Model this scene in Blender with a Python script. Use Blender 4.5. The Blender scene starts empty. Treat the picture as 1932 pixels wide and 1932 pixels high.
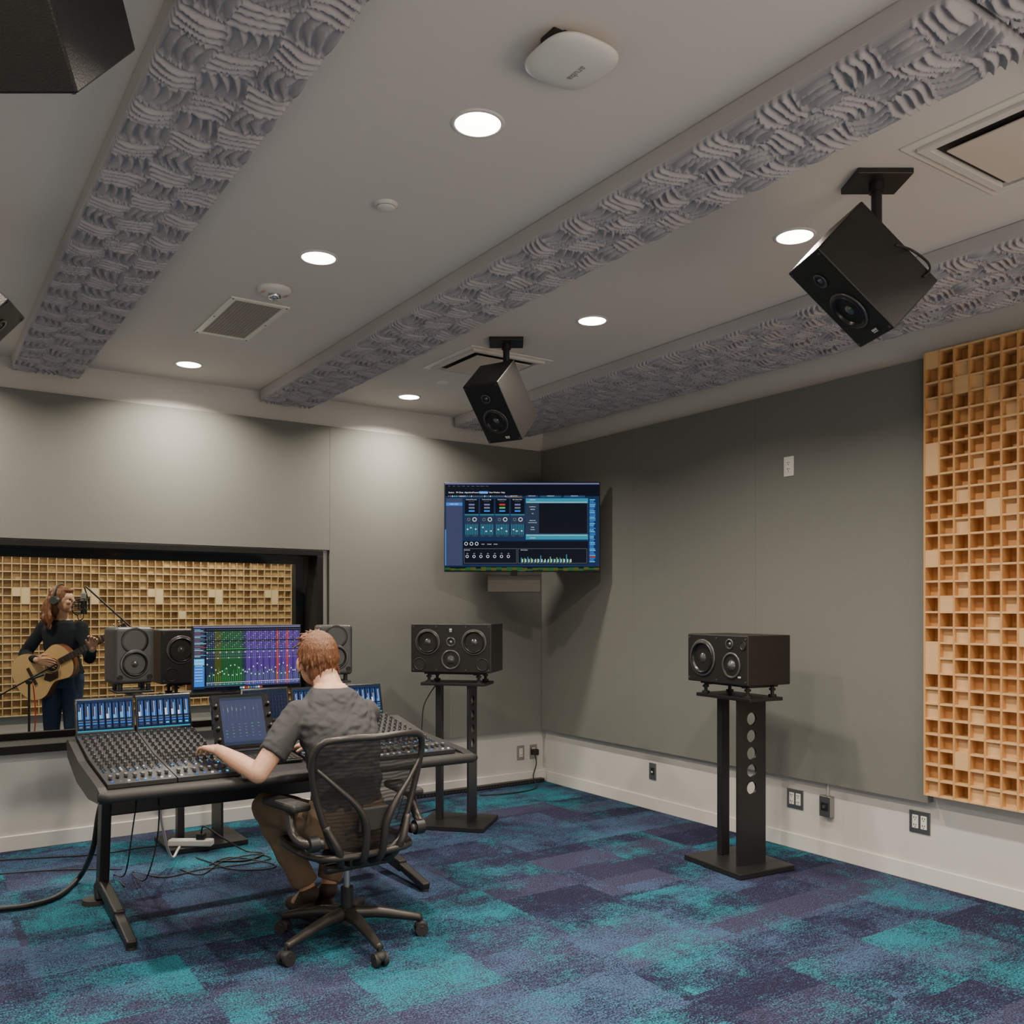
import bpy,bmesh,math,random
from mathutils import Vector,Matrix
import numpy as np
random.seed(7)
SC=bpy.context.scene; C=SC.collection; PI=math.pi
FP=1696.;CX=966.;HY=1146.;CH=1.45
TH=math.atan2(.561,.828); c_,s_=math.cos(TH),math.sin(TH)
CE=2.94   # ceiling height
XR=4.445; YB=6.10
def ray(px,py):
    d=(px-CX)/FP
    return Vector((d*c_+s_,-d*s_+c_,-(py-HY)/FP))
O=Vector((0,0,CH))
def att(px,py,t): return O+ray(px,py)*t
def atz(px,py,z=0): r=ray(px,py); return O+r*((z-CH)/r.z)
def atx(px,py,x): r=ray(px,py); return O+r*(x/r.x)
def aty(px,py,y): r=ray(px,py); return O+r*(y/r.y)
def V(*a): return Vector(a)
def Tr(*a): return Matrix.Translation(Vector(a))
def Rx(a): return Matrix.Rotation(a,4,'X')
def Ry(a): return Matrix.Rotation(a,4,'Y')
def Rz(a): return Matrix.Rotation(a,4,'Z')
# ---------------------------------------------------------------- materials
def nn(nt,t,**k):
    n=nt.nodes.new(t)
    for a,b in k.items(): setattr(n,a,b)
    return n
def mat(name,col,rough=.5,metal=0,bump=0,bs=80,var=.08,vs=4,emit=None,es=1,coat=0,spec=.5,stretch=None,bd=.004):
    m=bpy.data.materials.new(name); m.use_nodes=True; nt=m.node_tree; L=nt.links
    b=nt.nodes['Principled BSDF']
    b.inputs['Roughness'].default_value=rough; b.inputs['Metallic'].default_value=metal
    b.inputs['Coat Weight'].default_value=coat; b.inputs['Specular IOR Level'].default_value=spec
    tc=nn(nt,'ShaderNodeTexCoord'); mp=nn(nt,'ShaderNodeMapping'); L.new(tc.outputs['Object'],mp.inputs[0])
    if stretch: mp.inputs['Scale'].default_value=stretch
    no=nn(nt,'ShaderNodeTexNoise'); no.inputs['Scale'].default_value=vs; no.inputs['Detail'].default_value=3
    L.new(mp.outputs[0],no.inputs['Vector'])
    mx=nn(nt,'ShaderNodeMix',data_type='RGBA')
    mx.inputs[6].default_value=(*[x*(1-var) for x in col],1); mx.inputs[7].default_value=(*[min(1,x*(1+var)) for x in col],1)
    L.new(no.outputs[0],mx.inputs[0]); L.new(mx.outputs[2],b.inputs['Base Color'])
    if bump:
        n2=nn(nt,'ShaderNodeTexNoise'); n2.inputs['Scale'].default_value=bs; n2.inputs['Detail'].default_value=2
        L.new(mp.outputs[0],n2.inputs['Vector'])
        bp=nn(nt,'ShaderNodeBump'); bp.inputs['Strength'].default_value=bump; bp.inputs['Distance'].default_value=bd
        L.new(n2.outputs[0],bp.inputs['Height']); L.new(bp.outputs[0],b.inputs['Normal'])
    if emit:
        b.inputs['Emission Color'].default_value=(*emit,1); b.inputs['Emission Strength'].default_value=es
    return m
M={}
M['ceil']=mat('ceiling_paint',(.64,.605,.57),.9,bump=.03,bs=120,var=.02)
M['wall']=mat('wall_paint',(.58,.57,.545),.8,bump=.03,bs=120,var=.03)
M['base']=mat('baseboard_vinyl',(.66,.65,.62),.5,var=.02)
M['panel']=mat('panel_fabric',(.184,.188,.173),.95,bump=.25,bs=500,var=.06,vs=120,spec=.1)
M['foam']=mat('foam',(.43,.41,.43),.95,bump=.1,bs=300,var=.03,spec=.1)
M['foamside']=mat('foam_side',(.46,.445,.45),.9,bump=.1,bs=200,var=.03,spec=.2)
M['black']=mat('black_satin',(.013,.013,.014),.42,bump=.05,bs=200,var=.2)
M['frameblack']=mat('window_frame_black',(.008,.008,.008),.6,spec=.25)
M['blacktex']=mat('black_textured_paint',(.012,.0115,.011),.42,bump=.4,bs=260,var=.25,vs=60,bd=.002)
M['blackgloss']=mat('black_gloss',(.012,.012,.013),.15,var=.1,coat=.5)
M['rubber']=mat('rubber',(.020,.020,.020),.6,bump=.1,bs=300)
M['ringm']=mat('driver_ring',(.095,.095,.095),.3,.4)
M['surr']=mat('driver_surround',(.008,.008,.008),.3)
M['cone']=mat('speaker_cone',(.060,.060,.062),.28,bump=.05,bs=200,coat=.3)
M['cap']=mat('dust_cap',(.06,.06,.062),.10,coat=1)
M['grey']=mat('anthracite',(.052,.055,.058),.42,bump=.05,bs=300)
M['steel']=mat('brushed_steel',(.40,.39,.37),.35,1,bump=.08,bs=90,stretch=(1,1,14))
M['dsteel']=mat('dim_steel',(.12,.115,.105),.5,.8,bump=.08,bs=90,stretch=(1,1,14))
M['chrome']=mat('chrome',(.7,.7,.7),.15,1)
M['white']=mat('white_plastic',(.66,.65,.62),.45,var=.03)
M['ivory']=mat('ivory_plastic',(.74,.72,.66),.35,var=.03)
M['dark']=mat('dark_slot',(.01,.01,.01),.8)
M['midgrey']=mat('mid_grey',(.22,.21,.20),.7)
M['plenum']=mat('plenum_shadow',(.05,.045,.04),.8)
M['plaque']=mat('diffuser_plaque',(.62,.55,.48),.7,var=.03)
M['grille']=mat('grille_metal',(.34,.32,.29),.5,var=.05)
M['lens']=mat('downlight_lens',(.9,.9,.9),.5,emit=(1,.94,.85),es=16)
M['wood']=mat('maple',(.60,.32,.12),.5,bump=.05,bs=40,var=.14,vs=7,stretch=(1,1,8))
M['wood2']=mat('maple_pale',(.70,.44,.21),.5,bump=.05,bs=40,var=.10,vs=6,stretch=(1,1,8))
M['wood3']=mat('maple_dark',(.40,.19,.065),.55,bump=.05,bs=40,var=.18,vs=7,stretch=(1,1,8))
M['bwood']=mat('booth_maple',(.50,.34,.165),.55,var=.10,vs=7,stretch=(1,1,8))
M['bwood2']=mat('booth_maple_pale',(.64,.49,.30),.55,var=.08,vs=6,stretch=(1,1,8))
M['bwood3']=mat('booth_maple_dark',(.35,.21,.09),.55,var=.14,vs=7,stretch=(1,1,8))
M['skin']=mat('skin',(.58,.33,.22),.5,bump=.04,bs=150,var=.08,vs=14)
M['hair']=mat('reddish_brown_hair',(.155,.064,.027),.42,bump=1,bs=120,var=.6,vs=80,stretch=(1.6,1.6,.25),bd=.006)
M['hair2']=mat('brown_hair',(.17,.065,.028),.5,bump=.9,bs=50,var=.5,vs=40,stretch=(1.5,1.5,.3))
M['shirt']=mat('grey_cotton',(.066,.067,.070),.9,bump=.2,bs=260,var=.12,vs=30,spec=.1)
M['tan']=mat('tan_cotton',(.20,.145,.098),.9,bump=.2,bs=160,var=.15,vs=20,spec=.1)
M['jean']=mat('denim',(.035,.055,.10),.9,bump=.2,bs=260,var=.2,vs=30,spec=.1)
M['blackknit']=mat('black_knit',(.018,.020,.026),.9,bump=.2,bs=200,var=.15,spec=.1)
M['shoe']=mat('shoe_canvas',(.05,.032,.024),.7,bump=.1)
M['spruce']=mat('spruce',(.72,.47,.22),.3,var=.08,vs=20,coat=.5,stretch=(6,1,1))
M['mahog']=mat('mahogany',(.22,.09,.035),.35,var=.15,coat=.4)
M['rose']=mat('rosewood',(.05,.025,.015),.45,var=.2)
M['red']=mat('red_print',(.6,.03,.02),.5)
M['redcable']=mat('red_cable',(.5,.03,.02),.5)
M['cable']=mat('black_cable',(.012,.012,.012),.5)
M['wcable']=mat('white_cable',(.6,.6,.58),.5)
def em(name,col,s=1.0): return mat('display_'+name,[x*.03 for x in col],.35,emit=col,es=s,var=.0,spec=.12)
E=dict(navy=em('navy',(.007,.026,.085),1),deep=em('deep',(.003,.006,.016),.8),white=em('white',(.85,.9,1),1.15),grey=em('grey',(.25,.3,.36),.65),
  blue=em('blue',(.02,.16,.62),1.3),cyan=em('cyan',(.06,.5,.95),1.15),teal=em('teal',(.02,.28,.40),1),green=em('green',(.08,.55,.12),1),
  dgreen=em('dark_green',(.012,.10,.03),1),purple=em('purple',(.11,.045,.32),1),dpurple=em('dark_purple',(.06,.03,.19),1),red=em('red',(.60,.05,.03),1),
  olive=em('olive',(.09,.11,.015),.8),slate=em('slate',(.025,.045,.09),.8),orange=em('orange',(.7,.35,.04),1),lilac=em('lilac',(.2,.2,.46),.8),
  slateblue=em('slate_blue',(.055,.07,.15),.8))
EK=list(E.keys()); EM=[E[k] for k in EK]; EI={k:i for i,k in enumerate(EK)}
def glassmat():
    m=bpy.data.materials.new('window_glass'); m.use_nodes=True; nt=m.node_tree; nt.nodes.remove(nt.nodes['Principled BSDF'])
    o=nt.nodes['Material Output']; t=nn(nt,'ShaderNodeBsdfTransparent'); t.inputs[0].default_value=(.86,.92,.90,1)
    g=nn(nt,'ShaderNodeBsdfGlossy'); g.inputs['Roughness'].default_value=.02
    f=nn(nt,'ShaderNodeFresnel'); f.inputs[0].default_value=1.35
    x=nn(nt,'ShaderNodeMixShader'); nt.links.new(f.outputs[0],x.inputs[0]); nt.links.new(t.outputs[0],x.inputs[1]); nt.links.new(g.outputs[0],x.inputs[2]); nt.links.new(x.outputs[0],o.inputs[0])
    return m
M['glass']=glassmat()
def meshmat():
    m=bpy.data.materials.new('chair_mesh_fabric'); m.use_nodes=True; nt=m.node_tree; b=nt.nodes['Principled BSDF']
    b.inputs['Roughness'].default_value=.6
    tc=nn(nt,'ShaderNodeTexCoord'); w=nn(nt,'ShaderNodeTexWave',bands_direction='Z'); w.inputs['Scale'].default_value=19; w.inputs['Distortion'].default_value=4.0; w.inputs['Detail Scale'].default_value=.8
    nt.links.new(tc.outputs['Object'],w.inputs['Vector'])
    r=nn(nt,'ShaderNodeMapRange'); r.inputs[3].default_value=.50; r.inputs[4].default_value=.82
    mx=nn(nt,'ShaderNodeMix',data_type='RGBA'); mx.inputs[6].default_value=(.020,.018,.015,1); mx.inputs[7].default_value=(.008,.008,.008,1); nt.links.new(w.outputs[1],mx.inputs[0]); nt.links.new(mx.outputs[2],b.inputs['Base Color'])
    nt.links.new(w.outputs[1],r.inputs[0]); nt.links.new(r.outputs[0],b.inputs['Alpha'])
    return m
M['cmesh']=meshmat()
def carpet():
    m=bpy.data.materials.new('carpet_tiles'); m.use_nodes=True; nt=m.node_tree; L=nt.links; b=nt.nodes['Principled BSDF']
    b.inputs['Roughness'].default_value=.95; b.inputs['Specular IOR Level'].default_value=.1
    tc=nn(nt,'ShaderNodeTexCoord'); P=tc.outputs['Object']
    nv=nn(nt,'ShaderNodeTexNoise'); nv.inputs['Scale'].default_value=60; nv.inputs['Detail'].default_value=3; L.new(P,nv.inputs['Vector'])
    su=nn(nt,'ShaderNodeVectorMath',operation='SUBTRACT'); L.new(nv.outputs[1],su.inputs[0]); su.inputs[1].default_value=(.5,.5,.5)
    wp_=nn(nt,'ShaderNodeVectorMath',operation='MULTIPLY_ADD'); L.new(su.outputs[0],wp_.inputs[0]); wp_.inputs[1].default_value=(.045,.045,0); L.new(P,wp_.inputs[2]); PW=wp_.outputs[0]
    def cell(sx,sy,ox,oy,src):
        mp=nn(nt,'ShaderNodeMapping'); mp.inputs['Location'].default_value=(ox,oy,0); mp.inputs['Scale'].default_value=(1/sx,1/sy,0); L.new(src,mp.inputs[0])
        f=nn(nt,'ShaderNodeVectorMath',operation='FLOOR'); L.new(mp.outputs[0],f.inputs[0])
        w=nn(nt,'ShaderNodeTexWhiteNoise',noise_dimensions='3D'); L.new(f.outputs[0],w.inputs['Vector'])
        return w.outputs['Value'],f.outputs[0]
    def noise(sc,det=3,st=(1,1,1),off=None,rough=.5):
        mp=nn(nt,'ShaderNodeMapping'); mp.inputs['Scale'].default_value=st; L.new(P,mp.inputs[0]); v=mp.outputs[0]
        if off is not None:
            a=nn(nt,'ShaderNodeVectorMath',operation='MULTIPLY_ADD'); L.new(off,a.inputs[0]); a.inputs[1].default_value=(7.3,3.1,0); L.new(v,a.inputs[2]); v=a.outputs[0]
        n=nn(nt,'ShaderNodeTexNoise'); n.inputs['Scale'].default_value=sc; n.inputs['Detail'].default_value=det; n.inputs['Roughness'].default_value=rough; L.new(v,n.inputs['Vector']); return n.outputs[0]
    def ma(op,a,b_,c=None):
        n=nn(nt,'ShaderNodeMath',operation=op)
        for i,x in enumerate((a,b_,c)):
            if x is None: continue
            if isinstance(x,(int,float)): n.inputs[i].default_value=x
            else: L.new(x,n.inputs[i])
        return n.outputs[0]
    def ss(x,a,b_):
        n=nn(nt,'ShaderNodeMapRange',interpolation_type='SMOOTHSTEP'); L.new(x,n.inputs[0]); n.inputs[1].default_value=a; n.inputs[2].default_value=b_; return n.outputs[0]
    A,fa=cell(.5,.5,.1,.2,PW); B,fb=cell(.66,.40,.37,.11,PW); D,fd=cell(.5,.25,.1,.2,PW)
    sp=noise(135,2,rough=.7); sp2=noise(42,4,rough=.7); st=noise(16,4,(1,6,1),rough=.6)
    cl=noise(2.6,7,off=fa,rough=.65); cl2=noise(2.8,7,off=fb,rough=.65)
    spk=ma('ADD',ma('ADD',ma('MULTIPLY',ma('SUBTRACT',sp,.5),2.6),ma('MULTIPLY',ma('SUBTRACT',sp2,.5),1.6)),ma('MULTIPLY',ma('SUBTRACT',st,.5),1.5))
    ta=ma('ADD',ma('ADD',ma('MULTIPLY',A,.48),ma('MULTIPLY',cl,2.1)),ma('MULTIPLY',spk,.42)); mt=ss(ta,1.26,1.82)
    tb=ma('ADD',ma('ADD',ma('MULTIPLY',B,.50),ma('MULTIPLY',cl2,1.5)),ma('MULTIPLY',spk,.5)); mb_=ss(tb,.88,1.52)
    td=ma('ADD',ma('MULTIPLY',D,.8),ma('MULTIPLY',spk,.35)); md=ss(td,.15,.85)
    def mix(f,a,b_):
        n=nn(nt,'ShaderNodeMix',data_type='RGBA'); L.new(f,n.inputs[0])
        for i,x in ((6,a),(7,b_)):
            if isinstance(x,tuple): n.inputs[i].default_value=(*x,1)
            else: L.new(x,n.inputs[i])
        return n.outputs[2]
    base=mix(md,(.018,.018,.043),(.044,.043,.085))
    base=mix(mb_,base,(.052,.092,.170))
    base=mix(mt,base,(.022,.155,.205))
    mulv=nn(nt,'ShaderNodeMapRange'); L.new(sp,mulv.inputs[0]); mulv.inputs[1].default_value=.3; mulv.inputs[2].default_value=.7; mulv.inputs[3].default_value=.40; mulv.inputs[4].default_value=1.6
    vm=nn(nt,'ShaderNodeVectorMath',operation='SCALE'); L.new(base,vm.inputs[0]); L.new(mulv.outputs[0],vm.inputs['Scale'])
    L.new(vm.outputs[0],b.inputs['Base Color'])
    bp=nn(nt,'ShaderNodeBump'); bp.inputs['Strength'].default_value=.6; bp.inputs['Distance'].default_value=.004; L.new(sp,bp.inputs['Height']); L.new(bp.outputs[0],b.inputs['Normal'])
    return m
M['carpet']=carpet()
# ---------------------------------------------------------------- mesh builder
_bc={}
def boxdata(sz,bev,seg):
    k=(tuple(round(x,5) for x in sz),round(bev,5),seg)
    if k not in _bc:
        bm=bmesh.new(); bmesh.ops.create_cube(bm,size=1); bmesh.ops.scale(bm,vec=Vector(sz),verts=bm.verts)
        if bev>0: bmesh.ops.bevel(bm,geom=bm.edges[:],offset=bev,segments=seg,affect='EDGES',profile=.5,clamp_overlap=True)
        bm.verts.index_update(); _bc[k]=([v.co.copy() for v in bm.verts],[[v.index for v in f.verts] for f in bm.faces]); bm.free()
    return _bc[k]
_tc={}
def textdata(t):
    if t not in _tc:
        cu=bpy.data.curves.new('t','FONT'); cu.body=t; cu.align_x='CENTER'; cu.align_y='CENTER'; cu.resolution_u=2
        o=bpy.data.objects.new('t',cu); C.objects.link(o); dg=bpy.context.evaluated_depsgraph_get()
        me=bpy.data.meshes.new_from_object(o.evaluated_get(dg))
        _tc[t]=([v.co.copy() for v in me.vertices],[list(p.vertices) for p in me.polygons])
        bpy.data.objects.remove(o); bpy.data.meshes.remove(me); bpy.data.curves.remove(cu)
    return _tc[t]
def frame(d):
    d=d.normalized(); a=Vector((0,0,1)) if abs(d.z)<.9 else Vector((1,0,0))
    x=a.cross(d).normalized(); y=d.cross(x); return x,y,d
class MB:
    def __init__(s,M0=None): s.v=[];s.f=[];s.m=[];s.s=[];s.M=M0
    def add(s,vs,fs,m=0,sm=False,M=None):
        b=len(s.v); T=M
        if s.M is not None: T=s.M@M if M is not None else s.M
        if T is not None: vs=[T@Vector(v) for v in vs]
        s.v.extend([tuple(v) for v in vs])
        for f in fs: s.f.append(tuple(i+b for i in f)); s.m.append(m); s.s.append(sm)
        return s
    def box(s,c,sz,m=0,bev=0,seg=2,M=None):
        v,f=boxdata(sz,bev,seg); T=Tr(*c)
        if M is not None: T=M@T
        return s.add(v,f,m,False,T)
    def bar(s,p1,p2,w,h,m=0,bev=0,up=(0,0,1)):
        p1=Vector(p1);p2=Vector(p2); d=p2-p1; L=d.length; d.normalize(); u=Vector(up)
        x=d.cross(u)
        if x.length<1e-4: x=d.cross(Vector((0,1,0)))
        x.normalize(); z=x.cross(d)
        R=Matrix((x,d,z)).transposed().to_4x4(); v,f=boxdata((w,L,h),bev,2)
        return s.add(v,f,m,False,Matrix.Translation((p1+p2)/2)@R)
    def cyl(s,p1,p2,r1,r2=None,n=16,m=0,caps=True,M=None):
        p1=Vector(p1);p2=Vector(p2); r2=r1 if r2 is None else r2; x,y,d=frame(p2-p1)
        A=[];B=[]
        for i in range(n):
            a=2*PI*i/n; e=x*math.cos(a)+y*math.sin(a); A.append(p1+e*r1);B.append(p2+e*r2)
        s.add(A+B,[(i,(i+1)%n,n+(i+1)%n,n+i) for i in range(n)],m,True,M)
        if caps: s.add(A,[tuple(range(n-1,-1,-1))],m,False,M); s.add(B,[tuple(range(n))],m,False,M)
        return s
    def tube(s,pts,r,n=8,m=0,closed=False,M=None):
        pts=[Vector(p) for p in pts]; k=len(pts); R=r if isinstance(r,(list,tuple)) else [r]*k
        vs=[];prev=None
        for i,p in enumerate(pts):
            if closed: d=pts[(i+1)%k]-pts[i-1]
            else: d=pts[min(i+1,k-1)]-pts[max(i-1,0)]
            if d.length<1e-9: d=Vector((0,0,1))
            d.normalize()
            if prev is None: x,_,_=frame(d)
            else:
                x=prev-d*prev.dot(d)
                if x.length<1e-5: x,_,_=frame(d)
                x.normalize()
            prev=x; y=d.cross(x)
            for j in range(n):
                a=2*PI*j/n; vs.append(p+(x*math.cos(a)+y*math.sin(a))*R[i])
        fs=[]
        for i in range(k if closed else k-1):
            for j in range(n): fs.append((i*n+j,i*n+(j+1)%n,((i+1)%k)*n+(j+1)%n,((i+1)%k)*n+j))
        if not closed: fs+= [tuple(range(n-1,-1,-1)),tuple(range((k-1)*n,k*n))]
        return s.add(vs,fs,m,True,M)
    def lathe(s,prof,n=24,m=0,M=None,sm=True):
        vs=[];fs=[]
        for r,h in prof:
            for j in range(n): a=2*PI*j/n; vs.append((r*math.cos(a),r*math.sin(a),h))
        for i in range(len(prof)-1):
            mm=m[i] if isinstance(m,(list,tuple)) else m
            for j in range(n): fs.append((i*n+j,i*n+(j+1)%n,(i+1)*n+(j+1)%n,(i+1)*n+j,mm))
        b=len(s.v); s.add(vs,[],0,sm,M)
        for f in fs: s.f.append(tuple(i+b for i in f[:4])); s.m.append(f[4]); s.s.append(sm)
        return s
    def prism(s,poly,h,m=0,M=None):
        n=len(poly); A=[(x,y,0) for x,y in poly];B=[(x,y,h) for x,y in poly]
        s.add(A,[tuple(range(n-1,-1,-1))],m,False,M); s.add(B,[tuple(range(n))],m,False,M)
        return s.add(A+B,[(i,(i+1)%n,n+(i+1)%n,n+i) for i in range(n)],m,False,M)
    def ell(s,c,r,m=0,M=None,nu=18,nv=12):
        vs=[(0,0,r[2])]
        for i in range(1,nv):
            p=PI*i/nv
            for j in range(nu): a=2*PI*j/nu; vs.append((r[0]*math.sin(p)*math.cos(a),r[1]*math.sin(p)*math.sin(a),r[2]*math.cos(p)))
        vs.append((0,0,-r[2])); fs=[(0,1+j,1+(j+1)%nu) for j in range(nu)]
        for i in range(nv-2):
            for j in range(nu): a=1+i*nu+j;b=1+i*nu+(j+1)%nu; fs.append((a,a+nu,b+nu,b))
        l=len(vs)-1; o=1+(nv-2)*nu; fs+=[(l,o+(j+1)%nu,o+j) for j in range(nu)]
        T=Tr(*c)
        if M is not None: T=T@M
        return s.add(vs,fs,m,True,T)
    def cap(s,p1,r1,p2,r2,n=14):   # tapered capsule
        s.cyl(p1,p2,r1,r2,n); s.ell(p1,(r1,)*3,nu=n,nv=8); s.ell(p2,(r2,)*3,nu=n,nv=8); return s
    def loft(s,secs,n=24,m=0,e=2.4):   # (cx,cy,cz,rx,ry)
        vs=[];fs=[]
        for cx,cy,cz,rx,ry in secs:
            for j in range(n):
                a=2*PI*j/n; ca,sa=math.cos(a),math.sin(a)
                vs.append((cx+rx*math.copysign(abs(ca)**(2/e),ca),cy+ry*math.copysign(abs(sa)**(2/e),sa),cz))
        k=len(secs)
        for i in range(k-1):
            for j in range(n): fs.append((i*n+j,i*n+(j+1)%n,(i+1)*n+(j+1)%n,(i+1)*n+j))
        fs+=[tuple(range(n-1,-1,-1)),tuple(range((k-1)*n,k*n))]
        return s.add(vs,fs,m,True)
    def quad(s,a,b,c,d,m=0): return s.add([a,b,c,d],[(0,1,2,3)],m)
    def text(s,t,size,M,m=0):
        v,f=textdata(t); return s.add(v,f,m,False,M@Matrix.Scale(size,4))
    def build(s,name,mats,parent=None,loc=None,rot=None,recalc=True):
        me=bpy.data.meshes.new(name); me.from_pydata(s.v,[],s.f)
        if not isinstance(mats,(list,tuple)): mats=[mats]
        for x in mats: me.materials.append(x)
        me.polygons.foreach_set('material_index',s.m); me.polygons.foreach_set('use_smooth',s.s); me.update()
        if recalc and len(s.f)<30000:
            bm=bmesh.new(); bm.from_mesh(me); bmesh.ops.recalc_face_normals(bm,faces=bm.faces); bm.to_mesh(me); bm.free()
        o=bpy.data.objects.new(name,me); C.objects.link(o)
        if parent: o.parent=parent
        if loc is not None: o.location=loc
        if rot is not None: o.rotation_euler=rot
        return o
def tag(o,label,cat,group=None,kind=None):
    o['label']=label
    if cat: o['category']=cat
    if group: o['group']=group
    if kind: o['kind']=kind
    return o
def thing(name,label,cat,loc=(0,0,0),rz=0,group=None):
    o=bpy.data.objects.new(name,None); o.empty_display_size=.1; C.objects.link(o); o.location=loc; o.rotation_euler=(0,0,rz)
    return tag(o,label,cat,group)
def struct(o): o['kind']='structure'; return o
def inst(name,mesh,parent,loc=(0,0,0),rot=None):
    o=bpy.data.objects.new(name,mesh); C.objects.link(o); o.parent=parent; o.location=loc
    if rot: o.rotation_euler=rot
    return o
def yaw(nx,ny): return math.atan2(nx,-ny)
def cr(pts,k=6,closed=False):
    P=[Vector(p) for p in pts]; n=len(P); out=[]
    for i in range(n if closed else n-1):
        if closed: p0,p1,p2,p3=P[i-1],P[i],P[(i+1)%n],P[(i+2)%n]
        else: p0,p1,p2,p3=P[max(i-1,0)],P[i],P[i+1],P[min(i+2,n-1)]
        for j in range(k):
            t=j/k; out.append(.5*((2*p1)+(p2-p0)*t+(2*p0-5*p1+4*p2-p3)*t*t+(3*p1-p0-3*p2+p3)*t**3))
    if not closed: out.append(P[-1])
    return out
_sc=MB().cyl((0,0,0),(0,-.003,0),.005,n=8).build('screw',M['ringm']); SCM=_sc.data; bpy.data.objects.remove(_sc)
def screws(parent,pts,rot=None):
    for p in pts: inst('screw',SCM,parent,p,rot)
# ---------------------------------------------------------------- room shell
X0,Y0=-1.6,-2.2
WX0,WX1,WZ0,WZ1=-.6,2.475,.58,1.855
def bb(mb,x0,x1,y0,y1,z0,z1,m=0,bev=0): return mb.box(((x0+x1)/2,(y0+y1)/2,(z0+z1)/2),(abs(x1-x0),abs(y1-y0),abs(z1-z0)),m,bev)
struct(bb(MB(),X0-.1,XR+.1,Y0-.1,YB+.05,-.1,0).build('floor',M['carpet']))
struct(bb(MB(),X0-.1,XR+.1,Y0-.1,YB+.05,CE,CE+.1).build('ceiling',M['ceil']))
w=MB(); bb(w,X0-.1,XR+.1,YB,YB+.3,0,WZ0); bb(w,X0-.1,XR+.1,YB,YB+.3,WZ1,CE); bb(w,X0-.1,WX0,YB,YB+.3,WZ0,WZ1); bb(w,WX1,XR+.1,YB,YB+.3,WZ0,WZ1)
struct(w.build('wall_back',M['wall']))
struct(bb(MB(),XR,XR+.1,Y0-.1,YB,0,CE).build('wall_right',M['wall']))
struct(bb(MB(),X0-.1,X0,Y0-.1,YB,0,CE).build('wall_left',M['wall']))
struct(bb(MB(),X0,XR,Y0-.1,Y0,0,CE).build('wall_front',M['wall']))
def baseb(name,x0,x1,y0,y1):
    m=bb(MB(),x0,x1,y0,y1,0,.092,0,.004); struct(m.build(name,M['base']))
baseb('baseboard_back',X0,XR,YB-.012,YB); baseb('baseboard_right',XR-.012,XR,Y0,YB-.012)
baseb('baseboard_left',X0,X0+.012,Y0,YB-.012); baseb('baseboard_front',X0+.012,XR-.012,Y0,Y0+.012)
# window
wr=bpy.data.objects.new('window_1',None); C.objects.link(wr); wr.location=(1,YB,1.2); struct(wr)
f=MB(Tr(-1,-YB,-1.2)); fy0,fy1=YB-.055,YB+.30
bb(f,WX0,WX1,fy0,fy1,WZ1-.04,WZ1,0,.003); bb(f,WX0,WX1,fy0,fy1,WZ0,WZ0+.05,0,.003); bb(f,WX1-.045,WX1,fy0,fy1,WZ0+.05,WZ1-.04,0,.003); bb(f,WX0,WX0+.035,fy0,fy1,WZ0+.05,WZ1-.04,0,.003)
bb(f,WX0+.035,WX1-.045,YB+.22,YB+.27,WZ1-.09,WZ1-.04,0); bb(f,WX0+.035,WX1-.045,YB+.22,YB+.27,WZ0+.05,WZ0+.09,0); bb(f,WX1-.10,WX1-.045,YB+.22,YB+.27,WZ0+.09,WZ1-.09,0)
f.build('window_frame',M['frameblack'],wr)
g=MB(Tr(-1,-YB,-1.2)); g.quad((WX0+.03,YB+.205,WZ0+.05),(WX1-.046,YB+.205,WZ0+.05),(WX1-.046,YB+.02,WZ1-.04),(WX0+.03,YB+.02,WZ1-.04)); g.build('window_pane',M['glass'],wr)
# live room beyond
LX0,LX1,LY0,LY1=-2.2,3.84,YB+.3,10.35
struct(bb(MB(),LX0,LX1,LY0,LY1,-.1,0).build('floor_beyond',M['carpet']))
struct(bb(MB(),LX0,LX1,LY0,LY1,CE,CE+.1).build('ceiling_beyond',M['ceil']))
struct(bb(MB(),LX0,LX1,LY1,LY1+.1,0,CE).build('wall_beyond_back',M['wall']))
struct(bb(MB(),LX1,LX1+.1,LY0,LY1,0,CE).build('wall_beyond_right',M['panel']))
struct(bb(MB(),LX0-.1,LX0,LY0,LY1,0,CE).build('wall_beyond_left',M['wall']))
# ---------------------------------------------------------------- fabric panels
PT=.05; PZ0,PZ1=.435,2.745
def fpanel(x0,x1,y0,y1,z0,z1,label):
    o=bb(MB(),x0,x1,y0,y1,z0,z1,0,.0012).build('acoustic_wall_panel',M['panel']); tag(o,label,'acoustic panel','fabric wall panels')
g_=.0004
fpanel(X0,2.525-g_,YB-PT,YB,WZ1+.004,PZ1,'long grey-green fabric panel directly above the dark studio window')
fpanel(2.525+g_,3.513-g_,YB-PT,YB,PZ0,PZ1,'tall grey-green fabric panel just right of the studio window')
fpanel(3.513+g_,XR-PT-g_,YB-PT,YB,PZ0,PZ1,'narrow fabric panel in the corner behind left half of the wall television')
fpanel(XR-PT,XR,4.914+g_,YB-PT,PZ0,PZ1,'fabric panel on the right-hand wall next to the corner and television')
fpanel(XR-PT,XR,3.785+g_,4.914-g_,PZ0,PZ1,'plain fabric panel between the television panel and the panel with the outlet')
fpanel(XR-PT,XR,2.645+g_,3.785-g_,PZ0,PZ1,'fabric panel with the high white outlet, beside the wooden diffuser')
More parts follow.
